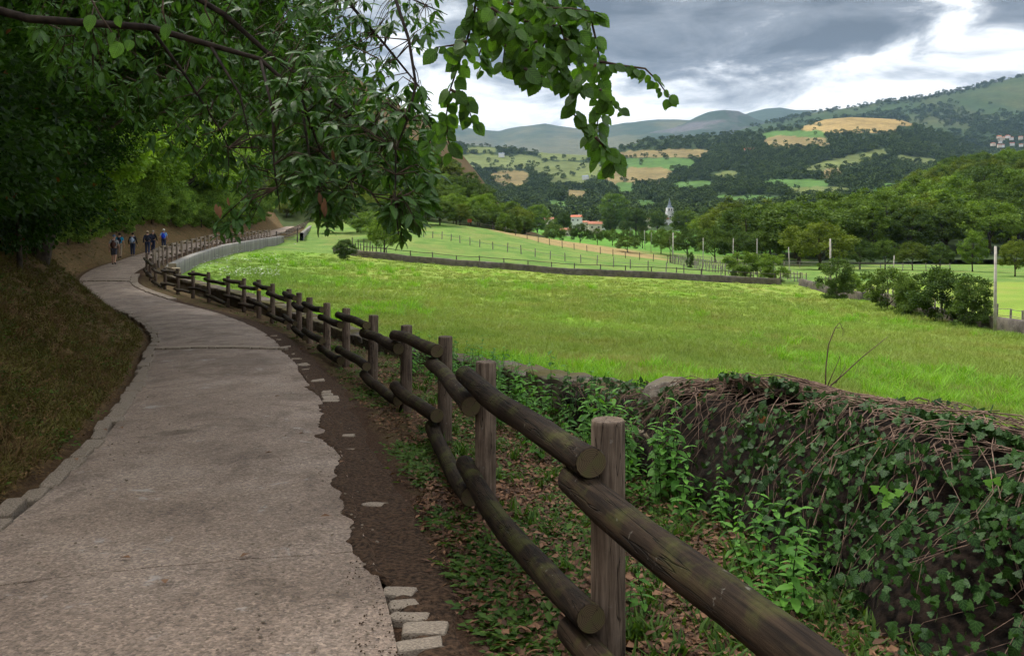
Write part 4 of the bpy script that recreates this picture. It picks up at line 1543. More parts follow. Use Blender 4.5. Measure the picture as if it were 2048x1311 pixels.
fdm = []
for m_ in fpm:
    c = m_.copy(); c.materials.clear(); c.materials.append(M['darkwood']); fdm.append(c)
def wxy(px, Y): return ((px - CX) / F * Y, Y)
field_fence('line of pale wooden posts crossing the bright green pasture behind the meadow wall', [wxy(848, 128), wxy(960, 118), wxy(1100, 111), wxy(1260, 105), wxy(1480, 100)], fpm, 1.15, (.6,), .018, 2.2, 1, pr=1.15)
field_fence('post and wire fence along the ochre strip at the top of the pasture', [wxy(935, 156), wxy(1010, 153), wxy(1100, 145), wxy(1200, 138), wxy(1335, 128)], fdm, 1.1, (.7,), .012, 2.4, 2)
field_fence('low rail fence on top of the far meadow wall', [(-16, 92), (-6, 91.5), (6.8, 92.4), (18, 92.9), (28.6, 92.4)], fdm, .75, (.9,), .035, 2.4, 3, M['darkwood'], zoff=.45)
field_fence('close-set grey stake fence along the left side of the farm track', [wxy(1340, 128), wxy(1400, 112), wxy(1500, 101), wxy(1560, 95)], fpm, 1.15, (.5, .85), .02, .75, 4, hv=.25)
field_fence('grey stake fence along the right side of the farm track', [wxy(1375, 132), wxy(1450, 113), wxy(1560, 101), wxy(1612, 94)], fpm, 1.1, (.5, .85), .02, 1.0, 5, hv=.2)
field_fence('white-grey post and rail fence at the back of the right paddock under the trees', [wxy(1345, 150), wxy(1450, 142), wxy(1600, 130), wxy(1760, 122), wxy(1900, 118)], fpm, 1.1, (.5, .9), .03, 2.6, 6)
field_fence('wire fence with pale stakes behind the right meadow wall', [(32.5, 88), (31, 78), (29.8, 70), (28.0, 58), (26.6, 50), (25.4, 40), (24.2, 33)], fpm, 1.15, (.6, .9), .014, 1.3, 7)
field_fence('broken dark stakes leaning behind the left end of the meadow wall', [wxy(690, 104), wxy(745, 97), wxy(770, 95)], fdm, 1.3, (.7,), .02, .8, 8, M['darkwood'], hv=.3)
field_fence('dark gate rails beside the corner of the meadow wall', [wxy(1562, 92), wxy(1600, 91)], fdm, 1.35, (.3, .6, .9), .03, 1.9, 9, M['darkwood'])

# field gate between the retaining walls
gt = empty('field_gate', at(553, 482, 112))
tag(gt, 'wooden field gate with diagonal brace between the grey retaining walls', 'gate')
gA, gB = Vector((0, 0, 0)), at(595, 484, 116) - at(553, 482, 112)
for p, nm, hh in ((gA, 'post', 1.3), (gB, 'post', 1.9)):
    Geo().tube([p - Vector((0, 0, .4)), p + Vector((0, 0, hh))], .09, 8).obj(nm, M['darkwood'], gt)
for z in (.35, .75, 1.15):
    Geo().tube([gA + Vector((0, 0, z)), gB + Vector((0, 0, z))], .04, 6).obj('bar', M['oldwood'], gt)
Geo().tube([gA + Vector((0, -.05, .15)), gB + Vector((0, -.05, 1.25))], .045, 6).obj('brace', M['darkwood'], gt)
pl = Geo(); pl.box((0, 0, 0), (2.4, .35, .1), .5)
po_ = pl.obj('plank', M['concrete']); po_.location = at(606, 492, 112); po_.rotation_euler = (0, .3, 0)
tag(po_, 'white plank lying in the grass beside the field gate', 'plank')

# poles
POLES = [(1345, 465, 517, 128, 'thick pale concrete pole at the far end of the farm track'), (1341, 472, 515, 131, 'thin dark pole close behind the thick pale pole'), (1405, 475, 530, 118, 'slim bare pole above the stake fence of the farm track'),
         (1465, 476, 540, 112, 'slim weathered pole before the dark orchard trees'), (1513, 477, 545, 106, 'pale leaning pole beside the round green tree on the track'), (1578, 494, 560, 100, 'thin grey pole right of the small track tree'),
         (1661, 477, 570, 84, 'tall crooked pale pole rising out of the round bush'), (1787, 511, 560, 92, 'short grey pole behind the row of bushes'), (1990, 492, 668, 40.5, 'tall pale grey pole at the right edge beside the meadow wall'),
         (1260, 455, 497, 190, 'thin pole behind the small round tree'), (1290, 460, 500, 185, 'thin pole between the orchard trees and the round tree'), (1302, 462, 510, 165, 'thin leaning pole by the end of the ochre strip')]
for i, (px, y0, y1, Y, lb) in enumerate(POLES):
    b = at(px, y1, Y); b.z = min(b.z, (gh(b.x, b.y) if Y < 170 else VH(b.x, b.y)) - .1); tp = at(px + rnd.uniform(-2, 2), y0, Y)
    g = Geo()
    r = .11 if i in (0, 6) else (.078 if i == 8 else .06)
    mid_ = (b + tp) / 2 + Vector((rnd.uniform(-.06, .06), 0, 0))
    g.tube([b - b, mid_ - b, tp - b], [r, r * .9, r * .75], 8)
    o = g.obj('pole', M['concrete'] if i not in (1, 9) else M['darkwood'], None, True)
    o.location = b
    tag(o, lb, 'pole')

# ------------------------------------------------------------------ village
def house(px, py, Y, wpx, hpx, wall, roof, label, rz=.2, depth=None, win=2, ridge=True):
    b = at(px, py, Y); W_ = wpx / F * Y; H_ = hpx / F * Y; D_ = depth or W_ * .8
    root = empty('house', b, rz)
    tag(root, label, 'house')
    Geo().box((0, 0, H_ / 2 - 1), (W_, D_, H_ + 2)).obj('wall', wall, root)
    e = W_ * .06; rh = min(W_, D_) * .26
    g = Geo()
    x, y_ = W_ / 2 + e, D_ / 2 + e
    vs = [(-x, -y_, H_), (x, -y_, H_), (x, y_, H_), (-x, y_, H_), (-x, 0, H_ + rh), (x, 0, H_ + rh)]
    vs = [(a, b_, c + .02) for a, b_, c in vs]
    g.add(vs, [(0, 1, 5, 4), (2, 3, 4, 5), (0, 4, 3), (1, 2, 5), (0, 3, 2, 1)])
    ro = g.obj('roof', roof, root)
    Geo().box((W_ * .25, 0, H_ + rh), (W_ * .08, W_ * .08, rh * .9)).obj('chimney', wall, ro)
    if win:
        for r_ in range(2 if H_ > 4.5 else 1):
            for i in range(win):
                Geo().box(((i + .5) / win * W_ - W_ / 2, -D_ / 2 - .03, H_ * (.28 + .42 * r_) if H_ > 4.5 else H_ * .55), (W_ * .5 / win * .6, .1, min(1.4, H_ * .22))).obj('window', M['glassdark'], root)
    return root


HS = [(1153, 448, 420, 20, 14, 'white', 'roofred', 'tall white house with bright red roof left of the town'), (1132, 478, 300, 20, 18, 'cream', 'rooftile', 'low pinkish farm building with tiled roof among the orchard trees'),
      (1098, 446, 470, 18, 8, 'cream', 'rooftile', 'brown-roofed house half hidden by trees at the left end of the town'), (1190, 462, 400, 26, 14, 'cream', 'rooftile', 'wide tile-roofed house behind the orchard'),
      (1168, 455, 440, 18, 10, 'cream', 'rooftile', 'tiled house just right of the tall white one'), (1205, 455, 520, 14, 8, 'white', 'rooftile', 'small pale house between orchard trees'),
      (1294, 450, 560, 14, 12, 'cream', 'rooftile', 'cream house left of the church between dark round trees'), (1330, 447, 620, 14, 9, 'white', 'rooftile', 'low tiled house at the foot of the church tower'),
      (1366, 437, 680, 18, 8, 'white', 'rooftile', 'white house just right of the church'), (1393, 432, 700, 22, 8, 'cream', 'rooftile', 'wide cream house uphill right of the church'), (1415, 428, 720, 14, 8, 'white', 'roofred', 'pinkish house at the right end of the town'),
      (1430, 430, 720, 14, 7, 'cream', 'rooftile', 'small tiled house at the far right of the town'), (1405, 445, 600, 22, 5, 'cream', 'rooftile', 'low brown-roofed barn below the right end of the town'), (1348, 436, 760, 16, 6, 'cream', 'rooftile', 'tile-roofed house behind the church'),
      (1140, 425, 820, 10, 5, 'cream', 'roofred', 'small red-roofed cottage above the town'), (1003, 313, 1780, 11, 5, 'white', 'slate', 'small white farmhouse on the pale upper meadow'), (1171, 357, 1350, 12, 4, 'white', 'slate', 'low white farm on the slope above the town'),
      (1498, 304, 1550, 18, 4, 'cream', 'roofred', 'long red-roofed barn in the woods of the right hill'), (1637, 316, 1480, 12, 4, 'cream', 'roofred', 'red-roofed hut half way up the right hill')]
for i, h_ in enumerate(HS):
    house(h_[0], h_[1], h_[2], h_[3], h_[4], M[h_[5]], M[h_[6]], h_[7], rz=rnd.uniform(-.5, .5), win=2 if h_[2] < 800 else 0)
hl = 'red-roofed house of the distant village on the right-hand slope'
for i in range(22):
    px = rnd.uniform(1975, 2075); py = 272 + (px - 1975) * .06 + rnd.uniform(0, 30)
    o = house(px, py, 1900, rnd.uniform(5.5, 9), rnd.uniform(2.5, 4), M[rnd.choice(['white', 'cream', 'cream'])], M[rnd.choice(['rooftile', 'roofred'])], hl, rz=rnd.uniform(-.6, .6), win=0)
    o['group'] = 'houses of the distant village'

# church: square white tower with belfry openings and a slate spire, nave behind
cb = at(1339, 448, 640)
ch = empty('church', cb, .12)
tag(ch, 'white church tower with thin grey spire in the middle of the town', 'church')
u = 640 / F
Wt = 13.5 * u
Geo().box((0, 0, 12 * u), (Wt, Wt, 26 * u)).obj('tower', M['white'], ch)
Geo().box((0, 0, 25.3 * u), (Wt * 1.1, Wt * 1.1, .5 * u)).obj('cornice', M['concrete'], ch)
Geo().box((0, 0, 29 * u), (Wt * .86, Wt * .86, 7.2 * u)).obj('belfry', M['white'], ch)
for s in (-1, 1):
    Geo().box((s * Wt * .2, -Wt * .43 - .05, 28.6 * u), (Wt * .17, .2, 4.4 * u)).obj('belfry_opening', M['glassdark'], ch)
Geo().box((0, -Wt * .5 - .05, 14 * u), (Wt * .2, .2, 3 * u)).obj('window', M['glassdark'], ch)
g = Geo(); n8 = 8
vs = [(math.cos(i * math.pi / 4 + .39) * Wt * .43, math.sin(i * math.pi / 4 + .39) * Wt * .43, 32.7 * u) for i in range(8)] + [(math.cos(i * math.pi / 4 + .39) * Wt * .24, math.sin(i * math.pi / 4 + .39) * Wt * .24, 37.5 * u) for i in range(8)] + [(0, 0, 53 * u)]
g.add(vs, [(i, (i + 1) % 8, 8 + (i + 1) % 8, 8 + i) for i in range(8)] + [(8 + i, 8 + (i + 1) % 8, 16) for i in range(8)] + [tuple(range(8))[::-1]])
g.obj('spire', M['slate'], ch)
Geo().box((Wt * 1.1, Wt * .6, 3 * u), (Wt * 1.6, Wt * 1.3, 9 * u)).obj('nave', M['white'], ch)
g = Geo(); x0, x1, yy, zz = Wt * .25, Wt * 1.95, Wt * .7, 7.6 * u
g.add([(x0, Wt * .6 - yy, zz), (x1, Wt * .6 - yy, zz), (x1, Wt * .6 + yy, zz), (x0, Wt * .6 + yy, zz), (x0, Wt * .6, zz + 3 * u), (x1, Wt * .6, zz + 3 * u)], [(0, 1, 5, 4), (2, 3, 4, 5), (0, 4, 3), (1, 2, 5), (0, 3, 2, 1)])
g.obj('nave_roof', M['rooftile'], ch)
# statue-like rust-red sign post at the foot of the wooded hill
sg = empty('sign', at(939, 452, 152)); tag(sg, 'small rust-red panel on a stake at the foot of the wooded hill', 'sign')
Geo().tube([(0, 0, -.3), (0, 0, 1.1)], .05, 6).obj('stake', M['darkwood'], sg)
Geo().box((0, 0, .95), (.75, .06, .6)).obj('panel', plain('rust_red', (.22, .05, .025), .8, .2, 8), sg)

# ------------------------------------------------------------------ trees
# near woodland trees (real leaf size), mid-distance trees, far trees
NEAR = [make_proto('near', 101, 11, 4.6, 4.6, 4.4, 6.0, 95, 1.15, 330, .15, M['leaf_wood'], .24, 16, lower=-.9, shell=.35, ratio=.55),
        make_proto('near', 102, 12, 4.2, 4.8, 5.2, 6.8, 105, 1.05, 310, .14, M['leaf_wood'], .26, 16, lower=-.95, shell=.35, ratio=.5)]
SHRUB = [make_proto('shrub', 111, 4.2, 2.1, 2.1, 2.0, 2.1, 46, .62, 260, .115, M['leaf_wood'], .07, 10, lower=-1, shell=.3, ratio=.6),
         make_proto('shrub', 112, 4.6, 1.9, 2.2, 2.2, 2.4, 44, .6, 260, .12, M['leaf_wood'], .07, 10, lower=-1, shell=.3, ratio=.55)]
MIDT = [make_proto('mid', 121, 11, 4.9, 4.9, 4.5, 6.2, 120, .95, 85, .36, M['leaf_mid'], .25, 9, shell=.55, ratio=.7),
        make_proto('mid', 122, 12, 4.4, 4.4, 5.2, 6.6, 120, .95, 85, .36, M['leaf_mid'], .25, 9, shell=.55, ratio=.7, lower=-.85),
        make_proto('mid', 123, 9, 5.2, 5.2, 3.8, 5.0, 130, .85, 80, .33, M['leaf_mid'], .25, 9, shell=.5, ratio=.7, lower=-.6),
        make_proto('mid', 124, 13, 3.4, 3.4, 5.8, 7.2, 110, .85, 85, .34, M['leaf_mid'], .22, 9, shell=.5, ratio=.7, lower=-.9, taper=.6)]
BUSH = [make_proto('bush', 131, 3.4, 1.7, 1.7, 1.6, 1.75, 60, .42, 150, .15, M['leaf_mid'], .06, 8, lower=-1, shell=.4, ratio=.6),
        make_proto('bush', 132, 3.8, 1.6, 1.6, 1.9, 1.9, 60, .42, 150, .15, M['leaf_mid'], .06, 8, lower=-1, shell=.4, ratio=.6)]

rnd = random.Random(77)
DK, MD, LT, YL, OL = (.75, .78, .9), (1, 1, 1), (1.45, 1.45, 1.1), (2.0, 1.8, .9), (1.25, 1.05, .8)

# woodland on the bank left of the path
WOODLAND = [(-8.6, 8.5, 1.0), (-9.6, 13.5, .95), (-13.0, 15.5, 1.05), (-12.6, 19.5, .95), (-16.5, 22.5, 1.0), (-15.5, 26.5, .95), (-19.5, 27.5, 1.1), (-20.8, 33, 1.0),
            (-24.5, 37.5, 1.05), (-24.8, 42.5, .95), (-28.2, 46, 1.0), (-28.8, 52.5, .9), (-31.2, 58, .95), (-32.5, 64, .9), (-33.8, 71, .95), (-36, 79, .95), (-36.6, 87, .9), (-38.2, 96, .95),
            (-40.2, 105, 1.0), (-40.5, 114, .95), (-43, 124, 1.0), (-44.5, 134, 1.0), (-47, 145, 1.05), (-11.2, 4.5, 1.0), (-15.5, 9.5, 1.1), (-18.8, 17, 1.2), (-24, 25, 1.2), (-29, 34, 1.2),
            (-33, 45, 1.2), (-36.5, 56, 1.2), (-40, 68, 1.2), (-43, 80, 1.2), (-46, 94, 1.2), (-48, 110, 1.25), (-52, 126, 1.25)]
WL = 'dark broadleaf tree of the woodland on the bank left of the path'
for i, (x, y, s) in enumerate(WOODLAND):
    t_ = rnd.uniform(.85, 1.15)
    near_ = y < 30
    plant(NEAR[i % 2] if y < 44 else MIDT[i % 3], 'woodland_tree', WL, 'tree', (x, y, gh(x, y) - .1), 11.5 * s, rnd.uniform(0, 6.28), rnd.uniform(.95, 1.15), (t_, t_, t_) if near_ else ((t_ * 1.5, t_ * 1.5, t_ * 1.1) if y < 50 else (t_ * 1.9, t_ * 1.95, t_ * 1.2)), 'woodland trees on the left bank')  # tints rise with distance, standing in for light on the leaves
SH = [(-6.6, 8.8, .8), (-7.3, 10.8, .9), (-8.2, 12.6, .85), (-8.9, 14.5, .8), (-10.2, 17.6, .85), (-12.3, 21.5, .9), (-14.2, 24.6, .9), (-16.2, 27.8, .9), (-18.6, 30.6, .85), (-20.2, 33.6, .8), (-23.2, 38, .8),
      (-25.3, 42, .7), (-28, 49, .6), (-30.8, 56, .6), (-33, 66, .7), (-35.5, 76, .75), (-37.3, 88, .8), (-38.8, 100, .85), (-40.5, 112, .9), (-27.8, 46, .9), (-29.6, 51, .85), (-31.2, 55.5, .9), (-32.2, 60, .9), (-33.6, 64.5, .9), (-35, 70, .95), (-36.5, 77, 1.0), (-37.8, 84, 1.0), (-39, 91, 1.0), (-40, 98, 1.0), (-41.5, 106, 1.05), (-43, 114, 1.05), (-44.5, 124, 1.1), (-46.5, 134, 1.1), (-13.3, 22.8, 1.1), (-15.3, 25.8, 1.1), (-11.2, 19.5, 1.05), (-17.6, 28.6, 1.1), (-8.5, 9.5, 1.1), (-10.5, 12, 1.1), (-12, 17.5, 1.1), (-15.5, 21, 1.2), (-43, 122, .9), (-45, 136, .9)]
yy_ = 43.5
while yy_ < 150:
    SH.append((float(pxl(yy_)) - rnd.uniform(1.9, 2.9), yy_, rnd.uniform(.62, .85) + yy_ * .002)); yy_ += rnd.uniform(2.6, 3.8)
for i, (x, y, s) in enumerate(SH):
    t_ = rnd.uniform(.85, 1.3) * (1.1 if y < 40 else 1.8)  # brighter tint on far shrubs, light put into the leaf colour
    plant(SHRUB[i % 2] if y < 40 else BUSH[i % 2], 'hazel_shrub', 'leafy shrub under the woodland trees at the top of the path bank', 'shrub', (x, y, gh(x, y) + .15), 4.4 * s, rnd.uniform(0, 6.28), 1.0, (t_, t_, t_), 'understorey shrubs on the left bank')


def hill_plant(hill, n, region, proto, hr, label, cat, group, name, tints, seed, mind, wide=(.9, 1.2), weight=None, zoff=-.2):
    rs = random.Random(seed)
    placed = []
    k = 0
    tries = 0
    while k < n and tries < n * 60:
        tries += 1
        px = rs.uniform(region[0], region[1]); Y = region[2] * (region[3] / region[2]) ** rs.random()
        x = (px - CX) / F * Y
        if any((x - a) ** 2 + (Y - b) ** 2 < mind * mind for a, b in placed): continue
        z = float(hill.z(np.array([x]), np.array([Y]))[0]) if hill else VH(x, Y)
        if weight and not weight(px, proj(x, Y, z)[1], x, Y): continue
        placed.append((x, Y))
        h = rs.uniform(*hr)
        tn = rs.choice(tints); f = rs.uniform(.85, 1.15)
        plant(proto[rs.randrange(len(proto))], name, label, cat, (x, Y, z + zoff), h, rs.uniform(0, 6.28), rs.uniform(*wide), (tn[0] * f, tn[1] * f, tn[2] * f), group)
        k += 1
    return placed


# slopes: hill behind the path end, wooded slope on the right
hill_plant(LEFT, 165, (430, 1040, 158, 262), MIDT[:3], (3.6, 6.4), 'rounded tree on the steep wooded hill behind the overhanging branches', 'tree', 'trees on the steep left hill', 'hillside_tree', [MD, LT, DK, OL, LT], 5, 4.4,
           weight=lambda px, py, x, Y: py > np.interp(px, [540, 620, 700, 760, 830, 880, 920, 960, 1000], [40, 130, 190, 250, 305, 335, 372, 402, 432]))
hill_plant(WOOD, 285, (1440, 2200, 165, 440), MIDT, (9, 14), 'broadleaf tree of the dense wood on the right-hand slope', 'tree', 'trees of the right-hand wood', 'slope_tree', [MD, MD, LT, DK, DK, OL, LT], 6, 6.4)
hill_plant(None, 70, (930, 1560, 380, 640), MIDT, (4.2, 7.5), 'rounded tree in the leafy belt before and around the town', 'tree', 'trees around the town', 'valley_tree', [MD, LT, DK, MD, OL], 7, 8.5,
           weight=lambda px, py, x, Y: not (px > 1080 and px < 1330 and Y < 250) and not (abs(px - 1339) < 16 and Y < 640) and not (abs(px - 1153) < 13 and Y < 420))

# single trees and bushes that stand out: photo x, base y, depth, height px, proto, width, tint, label
ONE = [(1598, 540, 150, 146, 0, 1.4, MD, 'big dark spreading tree standing above the orchard, tallest left of the wood'),
       (1640, 537, 122, 95, 2, 1.2, OL, 'wide olive tree with a visible short trunk at the edge of the paddock'),
       (1790, 528, 175, 105, 0, 1.2, DK, 'dark blue-green rounded tree in the middle of the right wood'),
       (1975, 525, 190, 95, 3, .9, YL, 'pointed yellow-green tree near the right edge'),
       (1912, 520, 200, 60, 2, 1.1, LT, 'light green rounded tree left of the pointed one'),
       (1228, 458, 520, 72, 1, 1.1, LT, 'tall light green tree standing over the middle of the town'),
       (1220, 470, 400, 56, 1, .8, DK, 'dark narrow tree in front of the tall light green one'),
       (1127, 462, 380, 40, 0, .9, DK, 'dark round tree beside the tall white house'),
       (1272, 468, 400, 56, 0, 1.0, DK, 'dark tree with a flat top in the middle of the town trees'),
       (1315, 466, 420, 48, 0, 1.0, DK, 'dark dome-shaped tree just left of the church'),
       (1372, 474, 330, 58, 0, 1.15, MD, 'green dome-shaped tree just right of the church'),
       (1410, 440, 560, 28, 0, 1.0, DK, 'small dark ball-shaped tree before the cream house'),
       (1075, 474, 330, 66, 1, 1.0, LT, 'leafy yellow-green tree at the left end of the town trees'),
       (1108, 492, 215, 46, 2, .85, MD, 'low spreading orchard tree left of the farm building'),
       (1160, 490, 215, 44, 2, .85, DK, 'dark orchard tree right of the farm building'),
       (1195, 490, 215, 34, 2, .8, DK, 'low orchard tree in the row behind the ochre strip, second from the farm building'),
       (1225, 490, 215, 32, 2, .8, MD, 'low orchard tree in the row, third from the farm building'),
       (1255, 492, 215, 34, 2, .8, MD, 'low orchard tree in the row, fourth from the farm building'),
       (1285, 495, 212, 34, 2, .8, MD, 'low orchard tree in the row, last before the track trees'),
       (1322, 508, 165, 52, 2, .8, LT, 'spreading tree behind the thick pale pole'),
       (1345, 510, 160, 50, 2, .8, MD, 'dark-stemmed tree right of the thick pale pole'),
       (1375, 510, 155, 55, 2, .75, DK, 'small dark tree behind the slim bare pole'),
       (1430, 515, 150, 62, 2, .85, MD, 'spreading tree behind the farm track, left of the orchard'),
       (1475, 518, 148, 60, 2, .85, DK, 'dark spreading tree behind the slim weathered pole'),
       (1530, 520, 150, 64, 2, .85, MD, 'spreading tree left of the big dark tree'),
       (1720, 540, 128, 62, 2, .85, DK, 'dark low tree right of the paddock, first of the row'),
       (1770, 538, 128, 60, 2, .85, MD, 'low spreading tree of the paddock row, second from the left'),
       (1825, 540, 124, 58, 2, .85, OL, 'olive spreading tree of the paddock row, third from the left'),
       (1880, 542, 122, 56, 2, .85, DK, 'dark spreading tree of the paddock row, fourth from the left'),
       (1945, 545, 118, 85, 1, .85, LT, 'round upright tree above the right bushes'),
       (2030, 560, 105, 85, 0, .85, OL, 'pale brownish tree at the right edge'),
       (1450, 440, 600, 30, 0, 1.0, YL, 'yellow-green tree right of the town'),
       (1395, 480, 300, 46, 0, 1.0, YL, 'yellowish tree in the belt below the church'),
       (1470, 480, 270, 70, 1, 1.0, MD, 'mid-green tree between town and the big dark tree'),
       (1700, 505, 205, 80, 0, 1.0, LT, 'light green tree behind the big dark tree'),
       (768, 513, 94, 86, 2, .70, LT, 'small spreading tree with forked trunk at the left end of the meadow wall')]
for px, py, Y, hp, k, wd_, tn, lb in ONE:
    p = at(px, py, Y)
    p.z = gh(p.x, p.y) if Y < 172 else min(p.z, VH(p.x, p.y) + 8)
    h = (CZ + (HY - (py - hp)) / F * Y - p.z)
    plant(MIDT[k], 'tree', lb, 'tree', p, h, rnd.uniform(0, 6), wd_, tn)
BU = [(690, 522, 84, 46, 1.1, DK, 'dark leafy bush at the left end of the meadow'), (1672, 602, 68, 75, .95, DK, 'round dark bush against the right meadow wall, alone left of the others'),
      (1775, 625, 56, 78, 1.0, MD, 'leafy bush of the row on the right wall, left one'), (1822, 637, 52, 80, .9, MD, 'leafy bush of the row on the right wall, second from the left'), (1885, 655, 47, 105, .95, DK, 'tall dark bush of the row on the right wall, third from the left'),
      (1945, 662, 44, 95, .9, DK, 'dark bush nearest the tall pale pole'), (1490, 555, 98, 55, 1.2, LT, 'light green small tree beside the farm track'), (1546, 560, 95, 56, 1.1, LT, 'light green bushy tree at the corner of the meadow wall'),
      (1255, 500, 160, 28, 1.25, MD, 'small round tree standing alone by the ochre strip'), (1380, 528, 116, 26, .55, DK, 'small dark columnar bush beside the stake fence'),
      (1705, 585, 74, 32, 1.0, LT, 'low bush right of the lone round bush'), (830, 462, 150, 70, 1.3, DK, 'dark clump of bushes at the foot of the left hill'), (880, 455, 150, 60, 1.3, MD, 'green bush clump at the foot of the left hill'),
      (800, 470, 140, 50, 1.3, MD, 'bush clump behind the forked tree'), (740, 480, 120, 60, 1.2, LT, 'light green bush behind the meadow end'), (655, 475, 135, 50, 1.3, LT, 'bush beside the short wall stub'),
      (920, 452, 155, 45, 1.2, OL, 'greyish thicket next to the rust-red panel'), (985, 462, 165, 40, 1.4, MD, 'hedge bush right of the rust-red panel'), (1020, 468, 170, 42, 1.4, DK, 'dark hedge bush at the edge of the ochre strip'), (1050, 474, 175, 42, 1.4, MD, 'hedge bush near the first town tree'),
      (715, 462, 135, 62, 1.2, DK, 'dark bush behind the light green one at the meadow end')]
for i, (px, py, Y, hp, wd_, tn, lb) in enumerate(BU):
    p = at(px, py, Y)
    if Y < 172: p.z = gh(p.x, p.y) - .05
    h = (CZ + (HY - (py - hp)) / F * Y - p.z) * (1.22 if px > 1600 else 1.0)
    plant(BUSH[i % 2] if Y < 120 else MIDT[i % 3], 'bush', lb, 'bush', p, max(h, 1.0), rnd.uniform(0, 6), wd_, tn)

# far woods on the patchwork hill and the mountain: nobody could count them
V, T, v, C = crown(301, .46, .46, .42, .55, 26, .15, 11, .13, ratio=.9, shell=.5)
FARM = [npmesh('far_crown', V, T, M['leaf_far'], False, {'v': v})]
V, T, v, C = crown(302, .36, .36, .48, .5, 26, .14, 11, .13, ratio=.9, shell=.5, lower=-.95)
FARM.append(npmesh('far_crown_tall', V, T, M['leaf_far'], False, {'v': v}))


def far_wood(name, hill, n, p0, p1, y0, y1, hr, label, seed, accept, nx=700, ny=500):
    P, Y = np.meshgrid(np.linspace(p0, p1, nx), y0 * (y1 / y0) ** np.linspace(0, 1, ny))
    X = (P - CX) / F * Y
    Z = hill.z(X, Y)
    py = HY - (Z - CZ) / Y * F
    wgt = np.maximum(-np.gradient(py, axis=0), 0.02)
    px = P
    wgt = wgt * accept(px, py, X, Y)
    rs = np.random.RandomState(seed)
    idx = rs.choice(P.size, n, p=(wgt / wgt.sum()).ravel())
    jx = rs.uniform(-3, 3, n)
    x = X.ravel()[idx] + jx; y_ = Y.ravel()[idx] + rs.uniform(-4, 4, n)
    z = hill.z(x, y_)
    for k in range(2):
        m_ = rs.rand(n) < .5 if k == 0 else ~m_
        nn = m_.sum()
        h = rs.uniform(*hr, nn)
        wd_ = rs.uniform(.85, 1.3, nn)
        gn_scatter(name, FARM[k], np.stack([x[m_], y_[m_], z[m_] - h * .08], 1), np.stack([np.zeros(nn), np.zeros(nn), rs.uniform(0, 6.28, nn)], 1), np.stack([h * wd_, h * wd_, h], 1), label, 'wood')


def acc_mid(px, py, X, Y):
    f = infield(px, py, 1.0)
    edge = (infield(px, py, 1.12) >= 0) & (f < 0)
    below = (infield(px, py - 5, 1.0) >= 0) & (f < 0)
    n = fbm(px * .03, py * .06, 61)
    hedge = np.abs(fbm(px * .022, py * .075, 63, 2) - .5) < .006
    dens = np.where((f >= 0) & hedge, 1.0, np.where(f >= 0, .003, np.where(below, .5, np.where(edge, 1.0, np.clip((n - .25) * 5, .6, 1)))))
    return dens


far_wood('hillside_woods', MID, 9500, 840, 2120, 640, 2080, (6, 11.5), 'woods and hedgerows between the fields of the far hill', 3, acc_mid)
def acc_mtn(px, py, X, Y):
    n = fbm(X * .004, Y * .004, 71)
    low = np.clip((py - 262) / 20, 0, 1)
    ridge = np.clip(1 - (py - np.interp(px, [1560, 1650, 1750, 1850, 1950, 2048], [243, 221, 207, 196, 176, 149])) / 9, 0, 1) * (px < 1990)
    return np.clip((n - .5) * 6, 0, 1) + low * 1.0 + ridge * 1.4 + .02
far_wood('mountain_woods', MTN, 2600, 1500, 2120, 1950, 3550, (11, 19), 'dark woods covering the lower mountain side', 4, acc_mtn)

# ------------------------------------------------------------------ trees arching over the path
def over_proto(seed, off, zc, rx, rz, n, per):
    V, T, v, C = crown(seed, rx, rx * .95, rz, zc, n, 1.05, per, .135, lower=-.9, shell=.3, ratio=.55)
    V = V + np.array([off, 0, 0]); C = C + np.array([off, 0, 0])
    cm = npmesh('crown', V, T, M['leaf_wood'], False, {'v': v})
    tm = trunk_geo(seed, zc + rz * .3, .26, C, 18, (off * .8, 0)).mesh('trunk', M['bark'], True)
    return dict(crown=cm, trunk=tm, h=zc + rz)


OVER = [over_proto(141, 3.6, 6.2, 4.2, 3.2, 92, 330), over_proto(142, 4.2, 6.6, 4.4, 3.4, 96, 320)]
ORD = ['first', 'second', 'third', 'fourth', 'fifth', 'sixth', 'seventh', 'eighth', 'ninth', 'tenth', 'eleventh', 'twelfth', 'thirteenth']
OV = [(-10.3, 11.5, .95, .35), (-12.4, 16.5, 1.0, .1), (-11.6, 20.5, .95, -.15), (-15.2, 23.5, 1.05, .0), (-17.6, 29, 1.0, -.3), (-22.2, 36, 1.0, -.2), (-26.2, 44, 1.0, -.1), (-30.2, 54, 1.0, 0), (-33.2, 64, 1.0, .1), (-35.5, 76, 1.05, .1), (-38, 90, 1.05, .1), (-40.5, 104, 1.05, .1), (-43, 120, 1.1, .1)]
for i, (x, y, s, rz) in enumerate(OV):
    t_ = rnd.uniform(.8, 1.05) * (2.4 if y > 40 else 1.0)  # far crowns get a lighter tint in place of lit leaves
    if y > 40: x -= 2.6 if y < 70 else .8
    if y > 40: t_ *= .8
    plant(OVER[i % 2] if y < 40 else MIDT[i % 3], 'arching_tree', ORD[i] + ' leafy tree arching over the path from the left bank, counting from the camera', 'tree', (x, y, gh(x, y) - .3), (9.6 if i % 2 == 0 else 10.2) * s, rz, 1.0, (t_, t_, t_ * .9), 'trees arching over the path')


